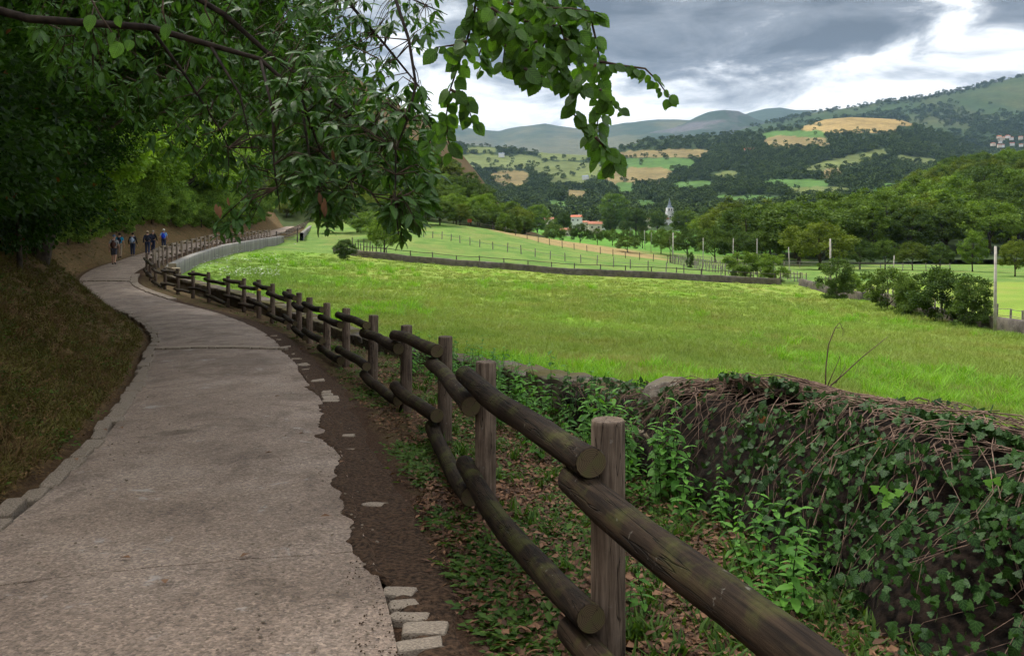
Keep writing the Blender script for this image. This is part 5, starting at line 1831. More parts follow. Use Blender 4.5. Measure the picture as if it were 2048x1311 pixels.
# ------------------------------------------------------------------ foreground branches
def outline_leaf(name, pts, mat, fold=.16, curl=.1, nv=1):
    """leaf blade from a half outline [(along, half width)], folded on its midrib; base at origin, tip at x=1"""
    n = len(pts)
    V = []; 
    for x, wv in pts:
        z = -curl * x * x
        V.append((x, wv, z + fold * wv)); V.append((x, 0, z)); V.append((x, -wv, z + fold * wv))
    T = []
    for i in range(n - 1):
        a, b = i * 3, i * 3 + 3
        T += [(a + 1, a, b), (a + 1, b, b + 1), (a + 2, a + 1, b + 1), (a + 2, b + 1, b + 2)]
    return np.array(V, float), np.array(T)


def ser(pts, amp):
    """toothed margin"""
    out = []
    for i, (x, wv) in enumerate(pts):
        out.append((x, wv * (1 + (amp if i % 2 else -amp))))
    return out


hz = [(t, .47 * math.sin(math.pi * min(1, t * .93 + .07)) ** .62 * (1.06 - .25 * t)) for t in np.linspace(0, 1, 13)]
hz[0] = (0, .16); hz[-1] = (1.08, .0)
HAZ = outline_leaf('hazel', ser(hz, .045), None, .12, .14)
cn = [(t, .185 * math.sin(math.pi * min(1, t * .95 + .04)) ** .75) for t in np.linspace(0, 1, 13)]
cn[-1] = (1.02, 0)
CHS = outline_leaf('chestnut', ser(cn, .07), None, .35, .22)


def leaf_mesh(base, name, mat, v):
    V, T = base
    return npmesh(name, V, T, mat, True, {'v': np.full(len(V), v), 'lu': V[:, 0], 'lv': V[:, 1]})


def frame(D, N):
    D = Vector(D).normalized(); N = Vector(N)
    S = N.cross(D).normalized(); N = D.cross(S)
    return Matrix((D, S, N)).transposed().to_4x4()


def place_leaves(root, base, meshes, items, mat, npart, name='leaf'):
    """items: (pos, axis, normal, size). The largest in view become parts, the rest one joined part"""
    org = Vector(root.location)
    items = sorted(items, key=lambda it: -it[3] / max(.5, it[0][1]))
    for i, (p, d, n, s) in enumerate(items[:npart]):
        o = link(name, meshes[i % len(meshes)], root)
        o.matrix_local = Matrix.Translation(Vector(p) - org) @ frame(d, n) @ Matrix.Scale(s, 4)
    rest = items[npart:]
    if rest:
        V, T = base
        VV = []; TT = []; vv = []
        rs = random.Random(3)
        for k, (p, d, n, s) in enumerate(rest):
            m = np.array(frame(d, n))[:3, :3] * s
            VV.append(V @ m.T + np.array(Vector(p) - org)); TT.append(T + k * len(V))
            vv.append(np.full(len(V), rs.uniform(.1, .955)))
        o = link('foliage', npmesh('foliage', np.concatenate(VV), np.concatenate(TT), mat, True, {'v': np.concatenate(vv), 'lu': np.tile(V[:, 0], len(rest)), 'lv': np.tile(V[:, 1], len(rest))}), root)
        o['kind'] = 'stuff'


def pl_sample(pts, step):
    out = []
    for a, b in zip(pts[:-1], pts[1:]):
        a = Vector(a); b = Vector(b); L = (b - a).length; n = max(1, int(L / step))
        for i in range(n):
            out.append((a.lerp(b, i / n), (b - a).normalized()))
    return out


# hazel: rooted left of the camera out of view, its shoots hang in from above
rs = random.Random(21)
HZY = 3.3
def zz_(zx, zy, Y=HZY): return at(840 + zx / 3.641, zy / 3.641, Y)
SHOOTS = [[(420, -260), (415, -40), (390, 120), (340, 300), (280, 470), (220, 650), (190, 850), (200, 1000), (240, 1130)], [(480, -250), (500, -20), (560, 150), (620, 330), (600, 480)],
          [(600, -260), (650, -30), (760, 150), (850, 300), (900, 450), (930, 600)], [(820, -260), (900, -30), (1000, 120), (1050, 280), (1000, 430), (1050, 600)],
          [(1000, -300), (1100, -40), (1240, 120), (1285, 300), (1310, 450), (1310, 650), (1300, 850), (1280, 1000), (1320, 1200), (1380, 1260)], [(1310, 450), (1480, 480), (1640, 500), (1740, 600), (1850, 760)],
          [(1280, 470), (1190, 560), (1140, 700), (1120, 830), (1180, 920), (1270, 1010)], [(600, -60), (560, 120), (470, 300), (430, 400), (480, 520)], [(340, 300), (240, 330), (120, 345)], [(620, 330), (730, 440), (800, 560)],
          [(760, 150), (900, 190), (1050, 180), (1160, 220)], [(700, -80), (880, 60), (1080, 60), (1290, 90)], [(850, 300), (760, 380), (700, 440)], [(1050, 280), (1180, 350), (1230, 420)], [(560, 150), (700, 230), (820, 330), (960, 380)],
          [(220, 650), (330, 720), (390, 900)], [(200, 850), (110, 920), (60, 1060)], [(1310, 650), (1420, 760), (1490, 820)], [(1280, 1000), (1370, 1100), (1440, 1210)], [(640, 20), (740, 60), (860, 40), (980, 20)], [(900, 60), (960, 200), (900, 330), (860, 420)], [(1100, 60), (1130, 160), (1090, 330), (1130, 430), (1180, 500)], [(520, 60), (640, 140), (720, 260), (720, 380)], [(420, 60), (470, 180), (520, 250)], [(960, 380), (1010, 480), (1060, 560), (1110, 640)], [(760, 500), (830, 540), (900, 560)]]
hroot = empty('hazel_tree', (-4.6, 0.4, gh(-4.6, .4)))
tag(hroot, 'hazel tree with round toothed leaves whose shoots hang into the sky at the top', 'tree')
org = Vector(hroot.location)
g = Geo()
top1 = Vector((-.2, 3.1, 3.75))
stem = [Vector((-4.6, .4, org.z - .2)), Vector((-4.3, .6, 2.2)), Vector((-3.4, 1.2, 4.0)), Vector((-2.0, 2.2, 4.6)), Vector((-.9, 2.9, 4.3)), top1]
g.tube([p - org for p in stem], [.07, .06, .05, .038, .026, .018], 7)
hub = stem[4]
items = []
for k, sh in enumerate(SHOOTS):
    dy = rs.uniform(-.22, .3)
    P = [zz_(a, b, HZY + dy + .05 * j) for j, (a, b) in enumerate(sh)]
    if sh[0][1] < -200:
        g.tube([top1.lerp(hub, rs.random() * .6) - org, P[0].lerp(top1, .3) - org, P[0] - org], [.012, .009, .006], 5, False)
    n = len(P)
    g.tube([p - org for p in P], [.0055 * (1 - .75 * j / (n - 1)) + .0008 for j in range(n)], 5)
    for j, (p, d) in enumerate(pl_sample(P, .0165 if k < 9 else .015)):
        if p.z > 2.75: continue
        for rep in range(2 if rs.random() < .5 else 1):
            sd_ = Vector((rs.choice((-1, 1)), rs.uniform(-.6, .6), 0))
            ax = (d * .25 + sd_ * .75 + Vector((0, 0, -.75 + rs.uniform(-.35, .35)))).normalized()
            nm = Vector((rs.uniform(-.5, .5), -1 + rs.uniform(-.2, .7), rs.uniform(.1, .9)))
            q = p + ax * rs.uniform(.004, .022)
            s = rs.uniform(.034, .070)
            if p.x > .43: s *= .7
            items.append((q, ax, nm, s))
# a few big back-lit hazel leaves in the shade at upper left
for (px, py, Y) in [(185, 50, 2.6), (235, 52, 2.6), (240, 105, 2.6), (262, 100, 2.6), (335, 68, 2.6), (410, 45, 2.8), (228, 85, 2.6)]:
    p = at(px, py, Y)
    items.append((p + Vector((0, 0, .03)), Vector((rs.uniform(-.5, .5), -.2, -1)), Vector((rs.uniform(-.4, .4), -1, .4)), rs.uniform(.034, .052)))
for line in ([(150, -60), (200, 30), (245, 95), (275, 110)], [(330, -60), (325, 20), (335, 60)], [(420, -60), (410, 20), (425, 50)]):
    g.tube([at(a, b, 2.62) - org for a, b in line], [.004, .003, .002, .0015][:len(line)], 5)
g.obj('branches', M['twig'], hroot, True)
hm = [leaf_mesh(HAZ, 'leaf', M['leaf_hazel'], v) for v in (.12, .3, .5, .62, .78, .9, .2, .42, .7, .55, .35, .85, .15, .48, .66, .74, .25, .6)]
place_leaves(hroot, HAZ, hm, items, M['leaf_hazel'], 300)

# sweet chestnut: trunk on the bank just out of view, a long limb reaches across the top left
croot = empty('chestnut_tree', (-6.2, 2.8, gh(-6.2, 2.8)))
tag(croot, 'sweet chestnut whose long drooping leaves hang over the middle of the path', 'tree')
org = Vector(croot.location)
g = Geo()
trunk = [Vector((-6.2, 2.8, org.z - .3)), Vector((-6.1, 2.9, 2.5)), Vector((-5.8, 3.2, 4.2)), Vector((-5.4, 3.6, 7))]
g.tube([p - org for p in trunk], [.24, .2, .16, .1], 10)
g.obj('trunk', M['bark'], croot, True)
LIMBS = [[trunk[2], at(-300, -60, 5.2), at(60, 38, 5.2), at(300, 55, 5.2), at(420, 90, 5.3), at(520, 118, 5.3), at(600, 190, 5.3), at(640, 300, 5.3)],
         [trunk[2], at(-200, -250, 5.6), at(200, -120, 5.7), at(450, 30, 5.6), at(540, 110, 5.6), at(700, 230, 5.7), at(800, 330, 5.8)],
         [trunk[3], at(100, -500, 6.5), at(450, -250, 6.5), at(640, -60, 6.4), at(770, 90, 6.4), at(860, 200, 6.5)],
         [at(450, -250, 6.5), at(700, -180, 6.2), at(785, -20, 5.2), at(818, 80, 5.0), at(832, 170, 4.9), at(815, 240, 4.9), at(792, 300, 4.9), at(790, 400, 4.8), at(797, 470, 4.7)],
         [at(520, 118, 5.3), at(545, 220, 5.1), at(548, 330, 5.0), at(560, 420, 5.0)], [at(600, 190, 5.3), at(620, 320, 5.2), at(650, 420, 5.1)], [at(640, 300, 5.3), at(700, 360, 5.3), at(720, 420, 5.2)],
         [at(300, 55, 5.2), at(370, 150, 5.5), at(440, 260, 5.6), at(475, 330, 5.6)], [at(420, 90, 5.3), at(480, 190, 5.2), at(505, 300, 5.1)], [at(640, -60, 6.4), at(760, -30, 6.8), at(850, 10, 7.0), at(895, 30, 7.0)]]
LR = [.034, .032, .028, .014, .011, .011, .01, .012, .011, .014]
for lm, r0 in zip(LIMBS, LR):
    n = len(lm)
    g2 = Geo(); g2.tube([Vector(p) - org for p in lm], [r0 * (1 - .8 * j / (n - 1)) for j in range(n)], 7)
    g2.obj('limb', M['barkdark'], croot, True)
nodes = [p for lm in LIMBS for p, d in pl_sample(lm, .12) if CX + p.x / p.y * F > 150]
items = []
g3 = Geo()
def whorl(tip, nleaf, size, rs):
    base = min(nodes, key=lambda q: (q - tip).length)
    d = (tip - base)
    if d.length > .5: base = tip - d.normalized() * .32; d = tip - base
    mid = base.lerp(tip, .5) + Vector((0, 0, .06))
    g3.tube([base - org, mid - org, tip - org], [.0045, .003, .0015], 4, False)
    hd = Vector((d.x, d.y, 0))
    hd = hd.normalized() if hd.length > .02 else Vector((1, 0, 0))
    for i in range(nleaf):
        t = rs.uniform(.35, 1.0)
        p = mid.lerp(tip, t)
        a = rs.uniform(0, 6.28)
        ax = (Vector((math.cos(a), math.sin(a) * .8, 0)) * .75 + hd * .35 + Vector((0, 0, rs.uniform(-.85, .1)))).normalized()
        nm = Vector((rs.uniform(-.4, .4), rs.uniform(-.7, .1), 1.0))
        items.append((p, ax, nm, size * rs.uniform(.7, 1.15)))
POLY = [(548, 150), (600, 100), (690, 110), (760, 150), (850, 190), (885, 270), (892, 340), (860, 420), (830, 480), (790, 470), (760, 400), (700, 430), (650, 460), (610, 430), (560, 380), (535, 260)]
def inpoly(x, y, P):
    c = False
    for i in range(len(P)):
        x1, y1 = P[i]; x2, y2 = P[i - 1]
        if (y1 > y) != (y2 > y) and x < (x2 - x1) * (y - y1) / (y2 - y1) + x1: c = not c
    return c
k = 0
while k < 300:
    px, py = rs.uniform(530, 900), rs.uniform(90, 485)
    if not inpoly(px, py, POLY): continue
    whorl(at(px, py, rs.uniform(4.7, 6.2)), rs.randint(6, 9), .098, rs); k += 1
for k in range(170):                                            # smaller, higher sprays against the sky
    px = rs.uniform(590, 905); py = rs.uniform(-10, 250)
    if py > 40 + (905 - px) * .9 or (px > 790 and py > 150): continue
    whorl(at(px, py, rs.uniform(6.0, 7.2)), rs.randint(5, 8), .10, rs)
for px, py in [(645, 400), (660, 435), (640, 440), (690, 430), (655, 460), (630, 425), (800, 455), (815, 470), (790, 440), (805, 485), (820, 445), (785, 410), (440, 470), (455, 460), (425, 455), (475, 440), (450, 430), (470, 475), (500, 445), (485, 420)]:
    whorl(at(px, py, 5.0), 7, .085, rs)
for k in range(620):                                           # shaded sprays towards the limb
    px = rs.uniform(60, 640); py = rs.uniform(-20, 420)
    if py > 140 + (px - 60) * .62: continue
    whorl(at(px, py, rs.uniform(5.4, 8.5)), rs.randint(6, 9), .10, rs)
for k in range(45):                                           # unseen roof of leaves above the frame, added to shade the path
    p = Vector((rs.uniform(-5.5, 1.4), rs.uniform(-.5, 6.5), rs.uniform(4.6, 6.8)))
    if p.z < CZ + (HY + 60) / F * p.y + .3: continue
    whorl(p, 8, .15, rs)
g3.obj('twigs', M['twig'], croot, True)['kind'] = 'stuff'
chm = [leaf_mesh(CHS, 'leaf', M['leaf_chestnut'], v) for v in (.1, .3, .5, .65, .8, .92, .2, .42, .72, .55, .35, .85)]
nearit = [it for it in items if it[0][2] < CZ + (HY + 5) / F * it[0][1]]
out = [it for it in items if it[0][2] >= CZ + (HY + 5) / F * it[0][1]]
place_leaves(croot, CHS, chm, nearit, M['leaf_chestnut'], 300)
if out:
    V, T = CHS
    VV = [V @ (np.array(frame(d, n))[:3, :3] * s).T + np.array(Vector(p) - org) for p, d, n, s in out]
    o = link('foliage', npmesh('foliage', np.concatenate(VV), np.concatenate([T + i * len(V) for i in range(len(out))]), M['leaf_chestnut'], True, {'v': np.repeat([rs.uniform(.1, .95) for _ in out], len(V)), 'lu': np.tile(V[:, 0], len(out)), 'lv': np.tile(V[:, 1], len(out))}), croot)
    o['kind'] = 'stuff'
# dead brown leaves caught in the twigs
dl = leaf_mesh(CHS, 'dead_leaf', M['litter'], .8)
for px, py in [(648, 396), (652, 410), (645, 405), (432, 408), (440, 412), (456, 395), (665, 300), (638, 385)]:
    o = link('dead_leaf', dl, croot)
    o.matrix_local = Matrix.Translation(at(px, py, 4.95) - org) @ frame((rs.uniform(-.2, .2), 0, -1), (rs.uniform(-.5, .5), -1, .1)) @ Matrix.Scale(rs.uniform(.05, .075), 4)

# ------------------------------------------------------------------ ivy over the near end of the wall
iv = empty('ivy', (2.3, 5.2, gh(1.3, 5.2)))
tag(iv, 'ivy with trailing brown stems smothering the near end of the stone wall', 'ivy')
org = Vector(iv.location)
def ivy_ridge(y): return float(np.interp(y, [1.5, 4.3, 5.3, 6.0, 6.7, 7.2, 7.9, 8.6, 9.6], [.72, .66, .62, .56, .50, .36, .20, .14, .02]))
def ivy_raw(y, u):
    """u 0..1 front foot to crest, 1..1.6 over the top and behind"""
    xw = float(wx(y)); zt = ivy_ridge(y); foot = float(np.interp(y, ysv, FOOT))
    wid = float(np.interp(y, [1.5, 5, 7, 8.5, 9.6], [.85, .80, .66, .45, .25]))
    if u <= 1:
        a = u * math.pi / 2
        x = xw - .22 - wid * (1 - math.sin(a) ** .85) - .08 * math.sin(u * 3.1)
        z = foot + (zt - foot) * (1 - (1 - u) ** 1.9) ** .95
    else:
        t = (u - 1) / .6
        x = xw - .22 + .62 * t; z = zt - .5 * max(0, t - .35) ** 1.5
    b = (fbm(np.array([y * 2.3]), np.array([u * 4.0 + 3]), 91)[0] - .5)
    return Vector((x - b * .34, y, z + b * .22))
ysv = np.arange(1.3, 9.7, .09); us = np.linspace(0, 1.6, 30)
FOOT = GH(wx(ysv) - 1.1, ysv) - .03
G0 = np.array([[ivy_raw(float(y), float(u)) for u in us] for y in ysv])
def ivy_surf(y, u):
    a = min(max((y - ysv[0]) / .09, 0), len(ysv) - 1.001); b = min(max(u / 1.6 * 29, 0), 28.999)
    i, j = int(a), int(b); a -= i; b -= j
    return Vector((G0[i, j] * (1 - a) + G0[i + 1, j] * a) * (1 - b) + (G0[i, j + 1] * (1 - a) + G0[i + 1, j + 1] * a) * b)
G = G0 - np.array(org)
link('shaded_stem_mat', npmesh('shaded_stem_mat', G - np.array([-.03, 0, .05]), grid_faces(len(ysv), len(us)), M['core'], True), iv)  # mound under the ivy, its black colour standing for shaded gaps
stems = []
for k in range(330):
    y = rs.uniform(1.8, 9.2)
    if rs.random() < .55: y = rs.uniform(3.0, 8.0)
    u0 = rs.uniform(.62, 1.35); u1 = u0 - rs.uniform(.25, .95)
    slant = rs.uniform(-1.1, 1.1) if u0 > 1.0 else rs.uniform(-.7, .7)
    n = 7
    lift = rs.uniform(.005, .09); bow = rs.uniform(-.25, .25)
    P = []
    for i in range(n):
        t = i / (n - 1)
        p = ivy_surf(min(9.6, max(1.4, y + slant * t * (u0 - u1) + .07 * math.sin(t * 8 + k) + bow * math.sin(t * 3.1))), max(0.02, u0 + (u1 - u0) * t))
        p += Vector((-.7, 0, .7)) * (lift * math.sin(math.pi * t) + .012)
        P.append(p - org)
    stems.append((y, P, rs.uniform(.0018, .0045)))
stems.sort(key=lambda s_: s_[0])
rest = Geo()
for i, (y, P, r) in enumerate(stems):
    if i < 260:
        Geo().tube(P, [r, r, r * .95, r * .9, r * .8, r * .7, r * .5], 4, False).obj('stem', M['vine'], iv, True)
    else:
        rest.tube(P, [r, r, r * .95, r * .9, r * .8, r * .7, r * .5], 4, False)
for k in range(520):                                           # matted runners along the crest
    y = rs.uniform(2.2, 7.6); u = rs.uniform(.78, 1.3); L = rs.uniform(.25, .7)
    P = [ivy_surf(y + (i / 4) * L, min(1.5, u + rs.uniform(-.06, .06))) - org + Vector((-.01, 0, rs.uniform(.0, .035))) for i in range(5)]
    rest.tube(P, rs.uniform(.0018, .004), 4, False)
o = rest.obj('stems', M['vine'], iv, True); o['kind'] = 'stuff'
lob = [(0, .10), (-.12, .28), (.02, .42), (.18, .50), (.30, .30), (.46, .36), (.56, .42), (.62, .22), (.80, .14), (1.0, 0)]
lob = [(max(x, 0) if i else 0, w_) for i, (x, w_) in enumerate(lob)]
lob = [(0, .12), (.04, .40), (.14, .54), (.28, .36), (.40, .33), (.52, .43), (.62, .24), (.80, .15), (1.0, 0)]
IVY = outline_leaf('ivy', lob, None, .12, .12)
items = []
for k in range(5600):
    y = rs.uniform(1.6, 9.6) if rs.random() < .4 else rs.uniform(2.2, 6.0)
    u = rs.random() ** .8
    if rs.random() < .22: u = rs.uniform(.93, 1.05)
    if rs.random() < .07: u = rs.uniform(1.2, 1.55)
    if y > 7.6: u = rs.uniform(0, 1.5)
    # thin, stemmy zone on the sunny shoulder
    if 3.0 < y < 7.4 and .62 < u < 1.3 and not .95 < u < 1.03 and rs.random() < .72: continue
    p = ivy_surf(y, u) + Vector((-.75, -.25, .6)) * rs.uniform(.02, .10)
    nm = Vector((-.8 + rs.uniform(-.5, .6), -.5 + rs.uniform(-.4, .5), .55 + rs.uniform(-.4, .6)))
    ax = Vector((rs.uniform(-.6, .3), rs.uniform(-.8, .8), -.6 + rs.uniform(-.4, .6)))
    items.append((p, ax, nm, rs.uniform(.028, .064)))
for k in range(900):
    y = rs.uniform(1.8, 5.2); u = rs.uniform(.0, .62)
    p = ivy_surf(y, u) + Vector((-.75, -.25, .5)) * rs.uniform(.02, .12)
    items.append((p, Vector((rs.uniform(-.6, .3), rs.uniform(-.8, .8), -.6 + rs.uniform(-.4, .6))), Vector((-.8 + rs.uniform(-.5, .6), -.5 + rs.uniform(-.4, .5), .55 + rs.uniform(-.4, .6))), rs.uniform(.024, .06)))
im = [leaf_mesh(IVY, 'leaf', M['leaf_ivy'], v) for v in (.1, .25, .4, .5, .6, .7, .8, .9, .3, .45, .97, .2, .55)]
place_leaves(iv, IVY, im, items, M['leaf_ivy'], 300)
# fresh yellow-green sprigs
fm = leaf_mesh(IVY, 'fresh_leaf', M['leaf_nettle'], .95)
for px, py, Y in [(1770, 990, 3.9), (1785, 985, 3.9), (1800, 978, 3.9), (1775, 1003, 3.9), (1812, 972, 4), (1975, 958, 4), (1990, 955, 4), (1750, 970, 3.9), (1762, 975, 3.9), (2030, 1035, 3.8)]:
    o = link('fresh_leaf', fm, iv)
    o.color = (.9, .9, .6, 1)
    p = at(px, py, Y); p = ivy_surf(p.y, .75); p = at(px, py, p.y - .25)
    o.matrix_local = Matrix.Translation(p - org) @ frame((rs.uniform(-.6, .6), -.3, -.4), (-.4, -.6, .8)) @ Matrix.Scale(.042, 4)
# boulder in the gap of the ivy
def boulder_mesh(seed, d):
    bm = bmesh.new()
    bmesh.ops.create_icosphere(bm, subdivisions=4, radius=.5)
    for v in bm.verts:
        c = v.co.copy()
        n = fbm(np.array([c.x * 2.5 + seed + c.z * 1.3]), np.array([c.y * 2.5 - c.z * 1.7]), seed, 4)[0] - .5
        f = fbm(np.array([c.x * 9 + c.z * 5]), np.array([c.y * 9 - c.z * 6]), seed + 5, 2)[0] - .5
        q = c.normalized(); m_ = max(abs(q.x), abs(q.y), abs(q.z))
        v.co = c * (1 + .55 * n + .10 * f) * (.72 + .28 / m_ ** .5 * .9)
        v.co.x *= d[0]; v.co.y *= d[1]; v.co.z *= d[2]
    me = bpy.data.meshes.new('boulder'); bm.to_mesh(me); bm.free()
    for p in me.polygons: p.use_smooth = True
    me.materials.append(M['wallstone'])
    return me


bo = link('boulder', boulder_mesh(13, (.6, .62, .68)), None, (float(wx(7.75)) - .1, 7.75, .02))
bo.rotation_euler = (.25, .3, .9)
tag(bo, 'grey rounded boulder poking out of the ivy on top of the wall', 'boulder')
for i in range(9):
    y = 7.3 + (i % 3) * .28
    o = link('stone', rbm[i % 5], lw, Vector((float(wx(y)) - .36 - .05 * (i // 3 == 0), y, -.16 - (i // 3) * .17)) - o0)
    o.scale = (.3, .27, .19); o.rotation_euler = (0, 0, .3)
# dead sapling on the wall
ds = empty('dead_sapling', at(1648, 790, 6.3)); tag(ds, 'thin bare sapling with curled withered tips growing out of the ivy wall', 'sapling')
org = Vector(ds.location)
for line, r in (([(1648, 800), (1652, 735), (1658, 690), (1672, 655), (1680, 645), (1687, 660), (1686, 672)], .006), ([(1648, 795), (1662, 770), (1690, 745), (1725, 715), (1750, 690), (1778, 674)], .007), ([(1655, 778), (1668, 740), (1677, 712), (1679, 706)], .004), ([(1668, 765), (1690, 735), (1692, 716)], .003), ([(1672, 655), (1684, 655), (1692, 658), (1690, 672)], .0025), ([(1677, 712), (1684, 720), (1682, 745)], .0025)):
    n = len(line)
    Geo().tube([at(a, b, 6.3) - org + Vector((0, rs.uniform(-.03, .03), 0)) for a, b in line], [r * (1 - .7 * i / (n - 1)) for i in range(n)], 5).obj('twig', M['dry'], ds, True)

# ------------------------------------------------------------------ nettles, weeds, litter
def nettle_proto(seed, h, npair):
    rs = random.Random(seed)
    g = Geo()
    top = Vector((rs.uniform(-.08, .08), rs.uniform(-.08, .08), h))
    pts = [Vector((0, 0, -.05)), top * .5 + Vector((.03, 0, 0)), top]
    g.tube(pts, [.005, .004, .002], 5)
    sm = g.mesh('stem', M['weed'], True)
    nt = [(t, .26 * math.sin(math.pi * min(1, t * .93 + .07)) ** .8 * (1.15 - .5 * t)) for t in np.linspace(0, 1, 9)]; nt[-1] = (1, 0)
    B = outline_leaf('nettle', ser(nt, .08), None, .2, .25)
    VV = []; TT = []; vv = []; c = 0
    for i in range(npair):
        t = .22 + .78 * i / (npair - 1)
        p = pts[0].lerp(pts[1], t * 2) if t < .5 else pts[1].lerp(pts[2], t * 2 - 1)
        s = (.115 * (1 - .55 * t) + .02) * rs.uniform(.85, 1.15)
        a = i * 1.57 + rs.uniform(-.3, .3)
        for q in (a, a + math.pi):
            m_ = np.array(frame((math.cos(q), math.sin(q), rs.uniform(-.45, .25)), (rs.uniform(-.2, .2), rs.uniform(-.2, .2), 1)))[:3, :3] * s
            VV.append(B[0] @ m_.T + np.array(p)); TT.append(B[1] + c); c += len(B[0]); vv.append(np.full(len(B[0]), rs.uniform(.1, .95)))
    fmh = npmesh('foliage', np.concatenate(VV), np.concatenate(TT), M['leaf_nettle'], True, {'v': np.concatenate(vv)})
    return sm, fmh


NP = [nettle_proto(i, h, n) for i, (h, n) in enumerate([(.55, 9), (.68, 10), (.42, 8), (.78, 11), (.3, 6)])]
def nettle_at(x, y, s, k, label, group):
    sm, fmh = NP[k]
    o = link('nettle', sm, None, (x, y, gh(x, y)))
    o.rotation_euler = (rs.uniform(-.15, .15), rs.uniform(-.15, .15), rs.uniform(0, 6.28)); o.scale = (s, s, s)
    tag(o, label, 'nettle', group)
    c = link('foliage', fmh, o); f = rs.uniform(.85, 1.4); c.color = (f, f, f, 1)
for k in range(210):
    y = rs.uniform(4.4, 14.5)
    w0, w1 = float(pxr(y)) + 1.75 + (.3 if y < 6 else 0), float(wx(y)) - (.28 if y > 7.6 else .75)
    if w1 < w0 + .1: w0 = w1 - .4
    x = w1 - (w1 - w0) * rs.random() ** 1.4
    if y < 6.3: x = min(x, float(wx(y)) - .9)
    nettle_at(x, y, rs.uniform(.6, 1.05) * (1 if y > 6 else .8), rs.randrange(5), 'fresh green nettle in the bed between log fence and wall', 'nettles between fence and wall')
for px, py, Y in [(1560, 1075, 4.1), (1530, 1060, 4.2), (1590, 1090, 4.0), (1615, 1050, 4.1), (1500, 1100, 4.1), (1545, 1120, 3.95), (1270, 1190, 3.9), (1300, 1170, 4.0), (1580, 1040, 4.2), (1510, 1130, 4.0)]:
    p = at(px, py, Y)
    nettle_at(p.x, p.y, rs.uniform(.6, .85), rs.randrange(5), 'broad-leaved nettle growing close to the foot of the ivy', 'nettles at the foot of the ivy')
for k in range(60):                                            # weeds on the meadow side of the wall
    y = rs.uniform(9.5, 17); x = float(wx(y)) + rs.uniform(.4, 2.6)
    nettle_at(x, y, rs.uniform(.4, .75), rs.randrange(5), 'green weed growing in the meadow just behind the low wall', 'weeds behind the low wall')


def blade_tuft(name, seed, nb, h, w_, spread, mat, lean=.5):
    r = np.random.RandomState(seed)
    V = []; T = []; vv = []
    for i in range(nb):
        a = r.uniform(0, 6.28); b = np.array([math.cos(a), math.sin(a), 0]) * r.uniform(0, spread)
        d = r.uniform(0, 6.28); dd = np.array([math.cos(d), math.sin(d), 0]); s = np.array([-dd[1], dd[0], 0])
        hh = h * r.uniform(.55, 1.15); ln = lean * r.uniform(.2, 1.1) * hh
        p0 = b; p1 = b + dd * ln * .35 + np.array([0, 0, hh * .6]); p2 = b + dd * ln + np.array([0, 0, hh * .95])
        k = len(V)
        V += [p0 - s * w_ / 2, p0 + s * w_ / 2, p1 + s * w_ * .4, p1 - s * w_ * .4, p2]
        T += [(k, k + 1, k + 2), (k, k + 2, k + 3), (k + 3, k + 2, k + 4)]
        vv += [r.uniform(0, 1)] * 5
    return npmesh(name, np.array(V), np.array(T), mat, False, {'v': np.array(vv)})


def wedge_pts(n, y0, y1, p0, p1, ok, seed, power=2.0):
    """points spread over the ground so that they thin out with distance"""
    r = np.random.RandomState(seed)
    u_ = r.rand(n * 3)
    a = 1 - power
    Y = (y0 ** a + (y1 ** a - y0 ** a) * u_) ** (1 / a)
    px = r.uniform(p0, p1, n * 3)
    X = (px - CX) / F * Y
    m_ = ok(X, Y)
    X, Y = X[m_][:n], Y[m_][:n]
    return X, Y, GH(X, Y)


# meadow grass
tuft = [blade_tuft('grass_tuft', 1, 26, .20, .012, .17, M['grass'], .9), blade_tuft('grass_tuft', 2, 20, .25, .008, .15, M['grass'], .6), blade_tuft('grass_tuft_low', 3, 30, .13, .015, .22, M['grass'], 1.2)]
def in_meadow(X, Y):
    rx_ = np.interp(Y, [26, 33, 40, 50, 58, 70, 80, 91], [21.8, 22.7, 23.7, 24.9, 26.3, 28.1, 29.3, 30.5])
    return (X > wx(Y) + .32) & (X < rx_) & (Y < 91) & ~((Y > 42) & (X < wx(Y) + .8))
for k, (n, y0, y1, sc) in enumerate([(26000, 5.5, 30, 1.0), (24000, 9, 60, 1.15), (24000, 14, 91, 1.35)]):
    X, Y, Z = wedge_pts(int(n * 1.15), y0, y1, 330, 2380, in_meadow, 60 + k, 2.0 if k < 2 else 1.6)
    r = np.random.RandomState(k)
    m_ = len(X)
    s = .85 * sc * r.uniform(.55, 1.2, m_) * (.75 + .6 * fbm(X * .3, Y * .3, 33)) * np.clip(.7 + Y / 80, .7, 1.4) * np.clip((X - wx(Y)) / 4, .45, 1)
    gn_scatter('meadow_grass', tuft[k], np.stack([X, Y, Z - .02], 1), np.stack([r.uniform(-.15, .15, m_), r.uniform(-.15, .15, m_), r.uniform(0, 6.28, m_)], 1), s, ['tall meadow grass in the near field', 'wispy seeding grass of the meadow', 'short thick grass covering the meadow'][k], 'grass')
# lush clumps standing out of the meadow
X, Y, Z = wedge_pts(2600, 7, 80, 500, 2100, lambda X, Y: in_meadow(X, Y) & (fbm(X * .22, Y * .12, 93, 3) > .60), 66, 1.8)
r = np.random.RandomState(8); m_ = len(X)
gn_scatter('meadow_clumps', blade_tuft('lush_tuft', 6, 40, .30, .016, .2, M['lush'], .9), np.stack([X, Y, Z - .02], 1), np.stack([r.uniform(-.15, .15, m_), r.uniform(-.15, .15, m_), r.uniform(0, 6.28, m_)], 1), r.uniform(.6, 1.25, m_) * np.clip(.8 + Y / 90, .8, 1.5), 'lush yellow-green clumps standing out of the meadow', 'grass')
